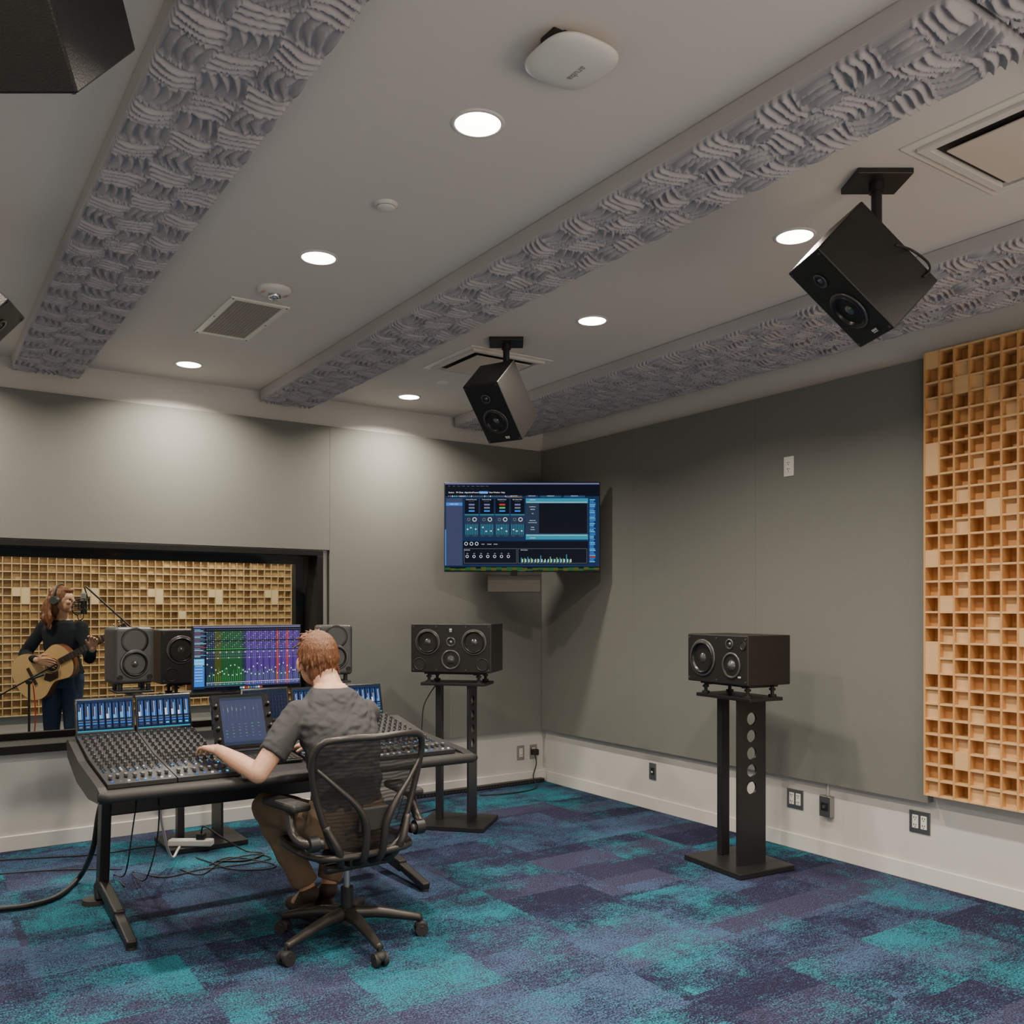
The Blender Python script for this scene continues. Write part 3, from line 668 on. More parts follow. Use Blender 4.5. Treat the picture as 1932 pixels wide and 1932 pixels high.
plate(atx(1736,1551,XR),(-1,0),'steel double outlet furthest right, below the wooden diffuser','double','steel')
plate(aty(982,1420,YB),(0,-1),'white-steel outlet low on the back wall left of the black plug','duplex','steel')
r=plate(aty(1006,1418,YB),(0,-1),'outlet with a black plug in it beside the corner','duplex','steel')
b=MB(); b.box((0,-.03,.0),(.045,.05,.05),0,.006); b.build('plug',M['black'],r)
plate(aty(265,1500,YB),(0,-1),'outlet on the wall under the window, left of the desk leg','duplex','white')
plate(aty(297,1509,YB),(0,-1),'steel outlet on the wall behind the mixing desk','duplex','steel')
xa=aty(775,1500,YB-.03).x
b=MB(); bb(b,xa,XR-.03,YB-.07,YB-.014,0,.032,0,.004)
for i in range(40): bb(b,xa+.02+i*.029,xa+.034+i*.029,YB-.0715,YB-.07,.010,.022,1)
tag(b.build('floor_cable_channel',[M['black'],M['grey']]),'low black perforated channel along the back wall baseboard','cable channel')
# ---------------------------------------------------------------- mixing desk
DX0,DX1=.625,2.31
desk=thing('mixing_desk','wide black mixing desk on splayed legs that the man works at','desk',(1.48,4.2,0))
D0=Tr(-1.48,-4.2,0)
def dprism(poly,x0,x1,mt,name,parent=desk):
    Mx=D0@Tr(x0,0,0)@Matrix(((0,0,1,0),(1,0,0,0),(0,1,0,0),(0,0,0,1)))
    return MB().prism(poly,x1-x0,0,Mx).build(name,mt,parent)
side=[(3.76,.690),(3.74,.702),(3.74,.735),(3.80,.748),(4.25,.785),(4.56,.845),(4.60,.83),(4.56,.76),(4.3,.69),(4.0,.668)]
dprism(side,DX0,DX0+.03,M['blacktex'],'side_panel'); dprism(side,DX1-.05,DX1,M['blacktex'],'side_panel')
dprism([(3.78,.690),(3.78,.735),(4.22,.770),(4.57,.835),(4.58,.79),(4.3,.70),(4.0,.678)],DX0+.03,DX1-.05,M['black'],'chassis')
b=MB(D0); b.tube([(DX0-.005,3.738,.718),(DX0+.03,3.722,.718),(DX1-.03,3.722,.718),(DX1+.005,3.738,.718)],[.016,.021,.021,.016],12); bb(b,DX0,DX1,3.722,3.80,.699,.737,0,.008); b.build('armrest',M['rubber'],desk)
for X in (.80,2.21):
    b=MB(D0)
    b.bar((X,4.72,.10),(X,4.62,.69),.045,.10,0,.008,up=(0,1,0))
    b.bar((X,4.66,.60),(X,4.05,.675),.045,.05,0,.008)
    b.bar((X,4.76,.12),(X,4.30,.07),.048,.06,0,.008); b.bar((X,4.32,.072),(X,4.04,.025),.045,.038,0,.008)
    b.bar((X,4.80,.10),(X,4.76,.02),.05,.06,0,.01)
    lg=b.build('leg',M['blacktex'],desk)
    MB(D0).cyl((X-.02,4.80,0),(X-.02,4.80,.022),.06,.055,20).build('foot_pad',M['rubber'],lg)
    MB(D0).cyl((X,4.06,0),(X,4.06,.012),.022,n=14).build('foot_pad',M['rubber'],lg)
b=MB(D0); b.bar((.80,4.66,.50),(2.21,4.66,.50),.04,.10,0,.006); b.build('crossbar',M['black'],desk)
NS=((1.005,5.0),(2.125,5.0))
for X,_ in NS:
    b=MB(D0); b.bar((X,4.55,.80),(X,4.72,.80),.05,.03,0,.004); b.cyl((X,4.75,.78),(X,4.75,.995),.02,n=14); b.bar((X,4.72,.995),(X,5.15,.995),.05,.02,0,.004); b.box((X,5.09,1.008),(.19,.20,.012),0,.004)
    for sx in (-.07,.07):
        for sy in (-.07,.07): b.cyl((X+sx,5.09+sy,1.01),(X+sx,5.09+sy,1.048),.012,n=10)
    b.build('speaker_shelf',M['black'],desk)
near_speaker((NS[0][0],NS[0][1],1.05),yaw(.10,-1),'small dark grey monitor at the left end of the desk')
near_speaker((NS[1][0],NS[1][1],1.05),yaw(-.25,-1),'small dark grey monitor right of the seated man\'s head')
b=MB(D0); b.cyl((1.51,4.80,.78),(1.51,4.80,1.16),.018,n=14); b.box((1.51,4.79,1.17),(.1,.036,.1),0,.004); b.bar((1.51,4.54,.79),(1.51,4.82,.79),.08,.03,0,.003); b.build('screen_post',M['black'],desk)
kn=MB(); kn.lathe([(.0085,0),(.008,.004),(.0065,.006),(.006,.016),(.005,.0175),(0,.0175)],12,0); kn.box((0,.004,.0178),(.0012,.004,.0006),1)
ko=kn.build('knob',[M['black'],M['white']]); KM=ko.data; bpy.data.objects.remove(ko)
fd=MB(); fd.box((0,0,.008),(.012,.024,.014),0,.003); fd.box((0,0,.0155),(.011,.002,.001),1); fo=fd.build('fader',[M['grey'],M['white']]); FM=fo.data; bpy.data.objects.remove(fo)
ZT=.858
def slope(y): return .757+(y-3.79)*(.795-.757)/(4.2-3.79) if y<4.2 else .795+(y-4.2)*(ZT-.795)/(4.56-4.2)
sl1=math.atan2(.038,.41); sl2=math.atan2(ZT-.795,.36)
def module(x0,x1,label):
    w=x1-x0; r=thing('fader_module',label,'mixer module',((x0+x1)/2,4.17,.70),0,'channel modules of the mixer'); T0=Tr(-(x0+x1)/2,-4.17,-.70)
    g=.002; Mx=T0@Tr(x0+g,0,0)@Matrix(((0,0,1,0),(1,0,0,0),(0,1,0,0),(0,0,0,1)))
    MB().prism([(3.79,.740),(3.79,.757),(4.2,.795),(4.56,ZT),(4.60,ZT),(4.60,ZT-.014),(4.22,.775)],w-2*g,0,Mx).build('surface',M['black'],r)
    p=(w-.016)/8; rnd=random.Random(int(x0*100))
    led=MB(T0)
    for i in range(8):
        x=x0+.008+p*(i+.5)
        led.box((x,3.91,slope(3.91)+.0012),(.002,.09,.0015),EI['slate'])
        y=3.865+rnd.random()*.02
        inst('fader',FM,r,Vector((x-(x0+x1)/2,y-4.17,slope(y)-.70)),(sl1,0,0))
        for yy in (3.975,4.00,4.025):
            k=rnd.choice(['white','cyan','grey','slate','slate','orange','grey','slate'])
            led.box((x-.006,yy,slope(yy)+.002),(.006,.007,.004),EI['slate']); led.box((x+.005,yy,slope(yy)+.002),(.005,.006,.004),EI[k])
        led.box((x,3.82,slope(3.82)+.002),(.008,.008,.005),EI[rnd.choice(['white','white','blue','grey','cyan'])])
        for j in range(9):
            y=4.055+j*.056
            inst('knob',KM,r,Vector((x-(x0+x1)/2,y-4.17,slope(y)-.70)),(sl1 if y<4.2 else sl2,0,0))
            led.box((x+p*.33,y+.018,slope(y+.018)+.001),(.0025,.003,.003),EI[rnd.choice(['white','slate','grey','slate','red','slate'])])
    led.build('button_lights',EM,r)
    Rs=Tr(0,4.60-4.17,ZT-.70+.082)@Rx(math.radians(-14))
    MB(Rs).box((0,.006,0),(w-.006,.012,.17),0,.003).build('display_bezel',M['blackgloss'],r)
    b,R,T,ring=uiset(w-.022,.150)
    R(0,0,1,1,'deep',0); R(0,.0,1,.07,'navy'); R(0,.95,1,1,'teal')
    for i in range(8):
        a=i/8
        R(a+.01,.08,a+.115,.92,'navy',1)
        hh=.15+rnd.random()*.5
        R(a+.02,.12,a+.05,.60,'slateblue',2); R(a+.02,.60-.4*hh,a+.05,.60,rnd.choice(['cyan','white','blue','blue']),3); R(a+.06,.12+.2*rnd.random(),a+.07,.60,'white',3)
        R(a+.085,.12,a+.10,.60,'blue',2)
        R(a+.02,.66,a+.1,.69,'grey',2); R(a+.02,.73,a+.1,.77,'blue',2); R(a+.03,.82,a+.09,.87,rnd.choice(['slateblue','cyan','grey']),2)
    for i in range(len(b.v)): b.v[i]=tuple(Rs@Vector(b.v[i]))
    b.build('display',EM,r); return r
module(.66,.925,'leftmost eight-channel mixer module with lit meter screen')
module(.925,1.19,'second mixer module from the left, beside the man\'s hand')
module(1.705,1.97,'mixer module partly hidden behind the seated man')
module(1.97,2.235,'rightmost mixer module with rows of knobs and a meter screen')
r=thing('touch_control_module','tilted upright touch screen with knobs on both sides at the desk centre','touch screen',(1.345,4.27,.785))
Rs=Tr(0,0,.125)@Rx(math.radians(-24))
MB(Rs).box((0,.012,0),(.285,.024,.27),0,.006).build('bezel',M['blackgloss'],r)
b,R,T,ring=uiset(.205,.235); R(0,0,1,1,'slateblue',0)
R(.0,.0,1,.06,'slate'); R(0,.93,1,1,'slate')
rnd=random.Random(9)
for i in range(9):
    R(.06+i*.1,.14,.063+i*.1,.46,'lilac',2); R(.055+i*.1,.2+rnd.random()*.1,.08+i*.1,.22+rnd.random()*.1,'grey',3)
for i in range(6):
    for j in range(5): R(.07+i*.15,.56+j*.065,.11+i*.15,.570+j*.065,rnd.choice(['lilac','grey','lilac','green','slate']),2)
for i in range(len(b.v)): b.v[i]=tuple(Rs@Tr(0,-.001,0)@Vector(b.v[i]))
b.build('display',EM,r)
for s in (-1,1):
    for j in range(4):
        o=inst('knob',KM,r); o.matrix_local=Rs@Tr(s*.125,0,-.09+j*.055)@Rx(PI/2)@Matrix.Scale(1.3,4)
MB().bar((0,.11,.0),(0,.09,.14),.12,.02,0,.004).build('support',M['black'],r)
r=thing('side_display','dark landscape display behind the tilted touch screen','display',(1.57,4.60,.86))
Rs=Tr(0,.012,.085)@Rx(math.radians(-14)); MB(Rs).box((0,.006,0),(.255,.012,.175),0,.003).build('bezel',M['blackgloss'],r)
b,R,T,ring=uiset(.235,.155); R(0,0,1,1,'slate',0)
for i in range(14): R(.03+i*.07,.15,.035+i*.07,.9,'dpurple',1)
for j in range(6): R(.02,.2+j*.12,.98,.21+j*.12,'deep',2)
for i in range(len(b.v)): b.v[i]=tuple(Rs@Vector(b.v[i]))
b.build('display',EM,r)
def ypl(y): return .735+(y-3.78)*(.770-.735)/(4.22-3.78)
r=thing('computer_keyboard','slim dark keyboard lying below the tilted touch screen','keyboard',(1.36,4.0,ypl(4.0)+.003)); r.rotation_euler=(math.radians(4.6),0,0)
MB().box((0,0,.006),(.30,.15,.012),0,.003).build('case',M['grey'],r)
b=MB()
for j in range(5):
    for i in range(14): b.box((-.135+i*.0208,-.056+j*.028,.014),(.017,.022,.005),0,.001)
b.build('keys',M['black'],r)
r=thing('transport_module','small button and fader unit right of the keyboard','mixer module',(1.61,3.98,ypl(3.98)+.003)); r.rotation_euler=(math.radians(4.6),0,0)
MB().box((0,0,.008),(.17,.30,.016),0,.003).build('case',M['black'],r)
b=MB()
for i in range(6):
    for j in range(9): b.box((-.065+i*.026,-.12+j*.03,.018),(.016,.014,.004),EI[rnd.choice(['slate','slate','grey','green','deep','cyan','deep'])])
b.build('buttons',EM,r)
# computer screen
r=thing('computer_monitor','wide computer screen showing coloured mixer channels above the desk','monitor',(1.522,4.745,1.183))
MB().box((0,.014,0),(.582,.026,.346),0,.004).build('housing',M['black'],r)
b,R,T,ring=uiset(.570,.333); R(0,0,1,1,'deep',0); R(0,0,1,.018,'lilac'); R(0,.025,.10,.97,'slate')
for j in range(22): R(.008,.04+j*.02,.06+.025*(j%3),.047+j*.02,['cyan','white','grey','grey','red'][j%5],2)
R(.005,.50,.095,.60,'cyan',2); R(.005,.62,.095,.93,'blue',2)
for j in range(8): R(.012,.52+j*.045,.08,.526+j*.045,'white',3)
NC=46; stp=.886/NC
for i in range(NC):
    a=.112+i*stp; w_=stp
    k='slate' if i<4 else 'olive' if i<7 else 'dgreen' if i<17 else 'slate' if i<19 else ('dpurple' if i%3==0 else 'purple')
    if i in (34,39): k='red'
    R(a+w_*.05,.03,a+w_*.93,.93,k,1)
    R(a+w_*.08,.03,a+w_*.9,.075,'deep',2); R(a+w_*.08,.215,a+w_*.9,.24,'deep',2); R(a+w_*.12,.355,a+w_*.88,.375,'deep',2)
    for j in range(9): R(a+w_*.2,.085+j*.029,a+w_*(.55+.25*((i+j)%2)),.091+j*.029,'grey' if (i+j)%4 else 'white',3)
    R(a+w_*.2,.045,a+w_*.8,.051,'grey',3)
    R(a+w_*.12,.350,a+w_*.88,.360,'green' if i<19 else 'cyan' if i%4==0 else 'lilac',3); ring(a+w_*.5,.405,.012,'white' if i%3==0 else 'grey',4); ring(a+w_*.5,.45,.010,'lilac',4)
    R(a+w_*.15,.49,a+w_*.85,.50,'white' if i%5==0 else 'grey',3)
    R(a+w_*.42,.53,a+w_*.52,.86,'deep',2); q=.58+.18*abs(math.sin(i*1.7)); R(a+w_*.25,q,a+w_*.7,q+.018,'white',3); R(a+w_*.78,.62+.18*rnd.random(),a+w_*.88,.86,'green',3)
    R(a+w_*.1,.875,a+w_*.9,.883,'white',2); R(a+w_*.1,.90,a+w_*.9,.912,'grey' if i%2 else 'cyan',2)
R(.10,.93,1,.945,'slateblue',2); R(0,.945,1,1,'deep',1)
for i in range(9): R(.42+i*.024,.957,.438+i*.024,.985,['cyan','white','red','orange','blue','grey'][i%6],3)
T(.62,.009,'Mix: Song Session',.014,'deep',2)
b.build('display',EM,r,(0,.0005,0))
# ---------------------------------------------------------------- chair
chx,chy=1.595,3.63
ch=thing('office_chair','black mesh-back office chair with five castors under the seated man','chair',(chx,chy,0),math.radians(3))
dk=M['rubber']; grf=mat('graphite_frame',(.040,.037,.034),.35,.3,bump=.05)
for k in range(5):
    a=math.radians(267+72*k); d=V(math.cos(a),math.sin(a),0); e=V(-math.sin(a),math.cos(a),0)
    pts=[d*.03+V(0,0,.125),d*.12+V(0,0,.12),d*.24+V(0,0,.095),d*.325+V(0,0,.075)]
    b=MB(); q=cr(pts,5); b.tube(q,[.030-.014*i/(len(q)-1) for i in range(len(q))],10); sp=b.build('base_spoke',grf,ch)
    b=MB(); cc=d*.325+V(0,0,.028)
    for s in (-1,1): b.cyl(cc+e*s*.008,cc+e*s*.028,.028,n=20)
    b.ell(cc+V(0,0,.012),(.03,.03,.022)); b.cyl(cc+V(0,0,.02),cc+V(0,0,.05),.008,n=8); b.build('castor',M['rubber'],sp)
b=MB(); b.cyl((0,0,.09),(0,0,.15),.042,.034,18); b.build('hub',dk,ch)
b=MB(); b.cyl((0,0,.15),(0,0,.24),.027,n=18,m=0); b.cyl((0,0,.24),(0,0,.38),.014,n=14,m=1); b.cyl((0,0,.33),(0,0,.40),.03,.04,16,0); b.build('gas_lift',[M['black'],M['steel']],ch)
b=MB(); b.box((0,-.02,.385),(.13,.26,.05),0,.018); b.bar((-.16,-.05,.39),(.16,-.05,.39),.05,.03,0,.008); b.cyl((.15,-.1,.36),(-.15,-.1,.36),.02,n=12); b.build('tilt_mechanism',grf,ch)
out=[(0,.245,.420),(.15,.24,.425),(.22,.19,.438),(.24,.05,.438),(.23,-.12,.433),(.18,-.2,.433),(.08,-.215,.43),(0,-.217,.43)]
ring_=cr(out+[(-x,y,z) for x,y,z in out[-2:0:-1]],5,True)
b=MB(); b.tube(ring_,.015,8,closed=True); b.build('seat_frame',grf,ch)
b=MB(); n=len(ring_); b.add([tuple(v) for v in ring_]+[(v.x*.5,v.y*.5,.424) for v in ring_]+[(0,0,.42)],[(i,(i+1)%n,n+(i+1)%n,n+i) for i in range(n)]+[(n+i,n+(i+1)%n,2*n) for i in range(n)],0,True); b.build('seat',M['cmesh'],ch)
ol=[(0,.920),(.13,.922),(.220,.908),(.253,.855),(.248,.775),(.226,.67),(.190,.56),(.158,.475),(.10,.435),(0,.425)]
def by(x,z):
    v=(z-.425)/.5
    return -.205-.075*v+.018*math.sin(v*PI)+.055*(x/.25)**2
def bp(x,z): return V(x,by(x,z),z)
ringb=cr([bp(x,z) for x,z in ol]+[bp(-x,z) for x,z in ol[-2:0:-1]],5,True)
b=MB(); b.tube(ringb,.0145,8,closed=True); b.build('back_frame',grf,ch)
half=cr([V(x,0,z) for x,z in ol],6)
def hw(z):
    for a,c in zip(half,half[1:]):
        if c.z<=z<=a.z and a.z-c.z>1e-6: return c.x+(a.x-c.x)*(z-c.z)/(a.z-c.z)
    return .05
b=MB(); rows=26; cols=14; vs=[]
for j in range(rows+1):
    z=.429+(.916-.429)*j/rows; w_=hw(z)
    for i in range(cols+1): x=w_*(2*i/cols-1); vs.append(tuple(bp(x,z)))
b.add(vs,[(j*(cols+1)+i,j*(cols+1)+i+1,(j+1)*(cols+1)+i+1,(j+1)*(cols+1)+i) for j in range(rows) for i in range(cols)],0,True); b.build('backrest',M['cmesh'],ch)
b=MB()
for s in (-1,1):
    q=cr([bp(s*.238,.80)+V(0,-.01,0),bp(s*.17,.73)+V(0,-.035,0),bp(s*.085,.64)+V(0,-.055,0),bp(s*.045,.55)+V(0,-.055,0),V(s*.04,-.23,.42),V(s*.035,-.12,.375)],5); b.tube(q,[.007+.009*min(1,i/14) for i in range(len(q))],8)
    q=cr([bp(s*.19,.56)+V(0,-.012,0),bp(s*.145,.46)+V(0,-.03,0),V(s*.11,-.16,.385),V(s*.06,-.06,.38)],5); b.tube(q,.017,8)
b.build('back_support',grf,ch)
b=MB(); b.box((0,by(0,.58)-.03,.58),(.14,.016,.10),0,.008); b.build('lumbar_pad',M['rubber'],ch)
for s in (-1,1):
    b=MB(); q=cr([V(s*.200,-.20,.50),V(s*.27,-.17,.50),V(s*.29,-.10,.53),V(s*.288,-.06,.60),V(s*.28,-.05,.625)],5); b.tube(q,.020,10); b.build('armrest_post',grf,ch)
    b=MB(); b.box((0,0,0),(.09,.265,.034),0,.015,3,M=Tr(s*.28,.0,.635)@Rz(s*-.12)); b.build('arm_pad',M['rubber'],ch)
    b=MB(); b.cyl((s*.225,-.19,.5),(s*.265,-.19,.5),.032,n=16); b.build('height_knob',M['black'],ch)
# ---------------------------------------------------------------- people
def remeshed(mb,name,mt,parent,vox,it=4,fac=.5,noisef=None):
    o=mb.build('tmp',mt); md=o.modifiers.new('r','REMESH'); md.mode='VOXEL'; md.voxel_size=vox; md.use_smooth_shade=True
    if it: s=o.modifiers.new('s','SMOOTH'); s.factor=fac; s.iterations=it
    dg=bpy.context.evaluated_depsgraph_get(); me=bpy.data.meshes.new_from_object(o.evaluated_get(dg)); bpy.data.objects.remove(o)
    me.name=name
    if noisef:
        for v in me.vertices: v.co=noisef(v.co)
    me.polygons.foreach_set('use_smooth',np.ones(len(me.polygons),dtype=bool))
    if not me.materials: me.materials.append(mt)
    o=bpy.data.objects.new(name,me); C.objects.link(o); o.parent=parent; return o
from mathutils import noise as mn
def hand(b,w,fwd,nrm,side_,curl=.5,S=1.0):
    w=Vector(w); f=Vector(fwd).normalized(); nm=Vector(nrm).normalized(); sd=Vector(side_).normalized()
    for k,o in enumerate((-.03,-.011,.009,.028)):
        b.cap(w+sd*o*.5*S,.016*S,w+f*.082*S+sd*o*S,.0125*S,10)
    lens=[(.032,.022,.018),(.04,.026,.02),(.044,.028,.021),(.040,.026,.02)]
    for k,o in enumerate((-.033,-.012,.011,.034)):
        p=w+f*.085*S+sd*o*S; a=curl*.5
        for j,l in enumerate(lens[k]):
            dd=(f*math.cos(a)+nm*math.sin(a)+sd*o*1.5).normalized(); q=p+dd*l*S; b.cap(p,(.0092-.0009*j)*S,q,(.0085-.0009*j)*S,8); p=q; a+=curl*.7
    p=w+f*.02*S+sd*.025*S; q=p+(f*.6+sd*.75+nm*.25).normalized()*.045*S; b.cap(p,.014*S,q,.0105*S,8); z=q+(f*.9+sd*.25+nm*.4).normalized()*.032*S; b.cap(q,.0105*S,z,.0085*S,8)
# --- seated man
mr=V(1.58,3.66,0); man=thing('person','seated man in dark grey t-shirt and tan trousers, back turned, hand on the mixer','person',mr)
TM=Tr(-mr.x,-mr.y,0)
LS,LE,LW=V(1.382,3.655,1.000),V(1.195,3.60,.775),V(1.13,3.91,.832)
RS,RE,RW=V(1.702,3.66,.985),V(1.74,3.88,.81),V(1.62,4.02,.812)
HC=V(1.525,3.795,1.220)
tors=[(1.575,3.60,.48,.16,.12),(1.572,3.585,.62,.138,.105),(1.562,3.575,.75,.136,.106),(1.550,3.595,.88,.154,.114),(1.545,3.63,.97,.166,.110),(1.543,3.655,1.035,.132,.094),(1.542,3.675,1.085,.088,.078),(1.541,3.69,1.118,.062,.062)]
b=MB(TM); b.loft(tors); b.cap(V(1.543,3.69,1.08),.064,V(1.533,3.765,1.18),.058)
b.ell(HC+V(0,-.012,.010),(.074,.094,.102)); b.ell(HC+V(0,.04,-.05),(.057,.06,.068)); b.ell(HC+V(0,.075,-.090),(.03,.028,.025)); b.ell(HC+V(0,.062,.02),(.055,.035,.05))
b.cap(HC+V(0,.090,.010),.010,HC+V(0,.112,-.024),.014,8); b.ell(HC+V(0,.088,-.060),(.026,.014,.012))
for s in (-1,1): b.ell(HC+V(s*.081,.0,-.02),(.012,.021,.033),M=Rz(s*-.35)); b.ell(HC+V(s*.045,.068,-.022),(.022,.02,.022))
for S_,E_,W_,sd in ((LS,LE,LW,1),(RS,RE,RW,-1)):
    b.cap(S_,.052,E_,.041); b.cap(E_,.041,(E_+W_)/2,.039); b.cap((E_+W_)/2,.039,W_,.026)
hand(b,LW+V(0,.01,0),(LW-LE)+V(-.0,.1,-.03),(0,.1,-1),(1,.1,0),.55); hand(b,RW,(-.6,.5,-.1),(0,.0,-1),(-.6,-.6,0),.5)
hips=[(V(1.50,3.62,.52),V(1.385,4.06,.53),V(1.56,3.98,.135)),(V(1.66,3.62,.52),V(1.79,4.06,.53),V(1.67,4.02,.125))]
for H_,K_,A_ in hips: b.cap(H_,.078,K_,.055); b.cap(K_,.055,K_.lerp(A_,.35)+V(0,-.01,0),.053); b.cap(K_.lerp(A_,.35)+V(0,-.01,0),.053,A_,.036); b.cap(A_,.036,A_+V(-.02,.10,-.075),.03)
remeshed(b,'body',M['skin'],man,.0048,3)
b=MB(TM); b.loft([(cx,cy-.002,cz,rx+.014,ry+.014) for cx,cy,cz,rx,ry in tors[:7]]+[(1.541,3.69,1.104,.078,.076)])
for S_,E_ in ((LS,LE),(RS,RE)): b.cap(S_,.061,S_.lerp(E_,.30),.060); b.cyl(S_.lerp(E_,.1),S_.lerp(E_,.70),.062,.061,18)
def wr(v):
    n=mn.noise(Vector((v.x*9,v.y*9,v.z*16)))*.009+mn.noise(Vector((v.x*20+v.z*22,v.y*18,v.z*36-v.x*30)))*.007+abs(mn.noise(Vector((v.x*14-v.z*24,v.y*10,v.z*22+v.x*24))))*-.007
    d=Vector((v.x,v.y+.04,0))
    if d.length>1e-4: d.normalize()
    return v+d*n
remeshed(b,'t_shirt',M['shirt'],man,.0062,4,noisef=wr)
b=MB(TM); b.loft([(1.575,3.60,.445,.15,.13),(1.575,3.605,.50,.182,.142),(1.575,3.59,.58,.166,.13),(1.575,3.588,.63,.158,.120)])
for H_,K_,A_ in hips: b.cap(H_,.092,K_,.070); b.cap(K_,.070,K_.lerp(A_,.4)+V(0,-.01,0),.067); b.cyl(K_.lerp(A_,.4)+V(0,-.01,0),K_.lerp(A_,.92),.067,.058,18)
def wr2(v): return v+Vector((mn.noise(v*14),mn.noise(v*14+V(5,5,5)),mn.noise(v*14+V(9,1,5))))*.012
remeshed(b,'trousers',M['tan'],man,.008,4,noisef=wr2)
for H_,K_,A_ in hips:
    b=MB(TM); t_=A_+V(-.03,.15,-.09); b.cap(A_+V(0,-.03,-.09),.036,t_,.032); b.cap(A_+V(0,-.005,-.01),.045,A_+V(-.01,.06,-.075),.04)
    remeshed(b,'shoe',M['shoe'],man,.006,3,noisef=lambda v:Vector((v.x,v.y,max(v.z,.004))))
b=MB(TM); b.ell(HC+V(0,-.020,.022),(.084,.101,.106)); b.ell(HC+V(0,.035,.083),(.066,.068,.044)); b.ell(HC+V(0,-.055,-.050),(.065,.049,.064)); b.ell(HC+V(0,-.035,-.005),(.084,.071,.062)); b.ell(HC+V(0,-.060,-.098),(.052,.034,.040))
rr=random.Random(3)
for i in range(200):
    a=rr.random()*2*PI; e=math.asin(rr.random()*.97+.02) if i%4 else rr.random()*.6-.5; dd=V(math.cos(a)*math.cos(e),math.sin(a)*math.cos(e),math.sin(e)); p=HC+V(0,-.018,.022)+V(dd.x*.080,dd.y*.096,dd.z*.101)
    if dd.y>.5 and dd.z<.45: continue
    top=max(0,dd.z)
    down=V(dd.x*.15,dd.y*.15,-1)*(1-top); up=V(.6*math.sin(a*2),.7,.15)*top; g2=(down+up+V(rr.random()-.5,rr.random()-.5,(rr.random()-.5)*.5)*.30).normalized()
    L1=.030+.022*rr.random(); q1=p+g2*L1*.5+dd*.003; q2=p+g2*L1+dd*(.001+.010*top*rr.random())
    b.cap(p,.0058,q1,.0052,6); b.cap(q1,.0052,q2,.0026,6)
remeshed(b,'hair',M['hair'],man,.0028,2,.5,noisef=lambda v:v+Vector((.6,.6,.6))*mn.noise(Vector((v.x*130,v.y*110,v.z*26)))*.0024)
# --- guitarist
wp=att(118,1146,7.5); wo=thing('person','woman in black top and jeans playing guitar behind the studio window','person',(wp.x,wp.y,0),-TH)
HW=V(.015,-.03,1.512); HR=Rz(math.radians(-4))
def hm(x,y,z): return HW+HR@V(x,y,z)
b=MB(); tw=[(0,.0,.80,.15,.11),(0,0,.90,.155,.11),(0,0,1.03,.12,.088),(0,-.005,1.18,.14,.10),(0,0,1.27,.155,.09),(0,.0,1.32,.10,.07),(0,0,1.35,.05,.05)]
b.loft(tw); b.cap(V(0,0,1.33),.048,V(.005,-.015,1.44),.045)
b.ell(hm(-.008,0,.012),(.09,.072,.10),M=HR); b.ell(hm(.04,0,-.045),(.05,.052,.058),M=HR); b.ell(hm(.07,0,-.085),(.024,.026,.022),M=HR); b.cap(hm(.088,0,.008),.009,hm(.108,0,-.02),.012,8); b.ell(hm(.086,0,-.052),(.012,.022,.010),M=HR); b.ell(hm(.055,0,.02),(.036,.054,.04),M=HR)
for s in (-1,1): b.ell(hm(-.005,s*.073,-.012),(.02,.01,.03),M=HR); b.ell(hm(.07,s*.035,-.02),(.02,.02,.02))
aR=(V(-.155,0,1.285),V(-.30,-.03,1.06),V(-.08,-.245,1.02)); aL=(V(.155,0,1.285),V(.265,-.08,1.03),V(.345,-.20,1.115))
for S_,E_,W_ in (aR,aL): b.cap(S_,.045,E_,.036); b.cap(E_,.036,W_,.023)
hand(b,aR[2],(.95,-.12,-.12),(0,.55,-.3),(0,-.2,1),.5,.92)
hand(b,aL[2],(.25,-.35,.75),(0.2,-.9,.1),(-.9,-.2,.3),1.1,.9)
lg=[(V(s*.08,0,.85),V(s*.085,-.01,.47),V(s*.09,.02,.09)) for s in (-1,1)]
for H_,K_,A_ in lg: b.cap(H_,.085,K_,.052); b.cap(K_,.052,A_,.034); b.cap(A_,.034,A_+V(0,-.12,-.055),.028)
remeshed(b,'body',M['skin'],wo,.0052,3)
b=MB(); b.loft([(cx,cy,cz,rx+.012,ry+.012) for cx,cy,cz,rx,ry in tw[1:6]]+[(0,0,1.345,.062,.06)])
for S_,E_,W_ in (aR,aL): b.cap(S_,.056,E_,.047); b.cyl(E_,E_.lerp(W_,.9),.046,.032,16); b.ell(E_,(.046,)*3)
remeshed(b,'sweater',M['blackknit'],wo,.0075,3,noisef=lambda v:v+Vector((mn.noise(v*12),mn.noise(v*12+V(3,3,3)),0))*.008)
b=MB(); b.loft([(0,0,.78,.165,.12),(0,0,.86,.17,.122),(0,0,.95,.155,.115)])
for H_,K_,A_ in lg: b.cap(H_,.095,K_,.066); b.cyl(K_,K_.lerp(A_,.95),.064,.052,16); b.ell(K_,(.065,)*3)
remeshed(b,'jeans',M['jean'],wo,.009,3)
for H_,K_,A_ in lg:
    b=MB(); b.cap(A_+V(0,.03,-.045),.038,A_+V(0,-.15,-.055),.033); b.cap(A_+V(0,0,.02),.045,A_+V(0,-.04,-.04),.04); remeshed(b,'shoe',M['shoe'],wo,.007,3,noisef=lambda v:Vector((v.x,v.y,max(v.z,.004))))
b=MB(); b.ell(hm(-.022,0,.026),(.095,.083,.098),M=HR); b.ell(hm(-.060,0,-.05),(.060,.085,.09),M=HR); b.ell(hm(.045,0,.078),(.04,.05,.028),M=HR)
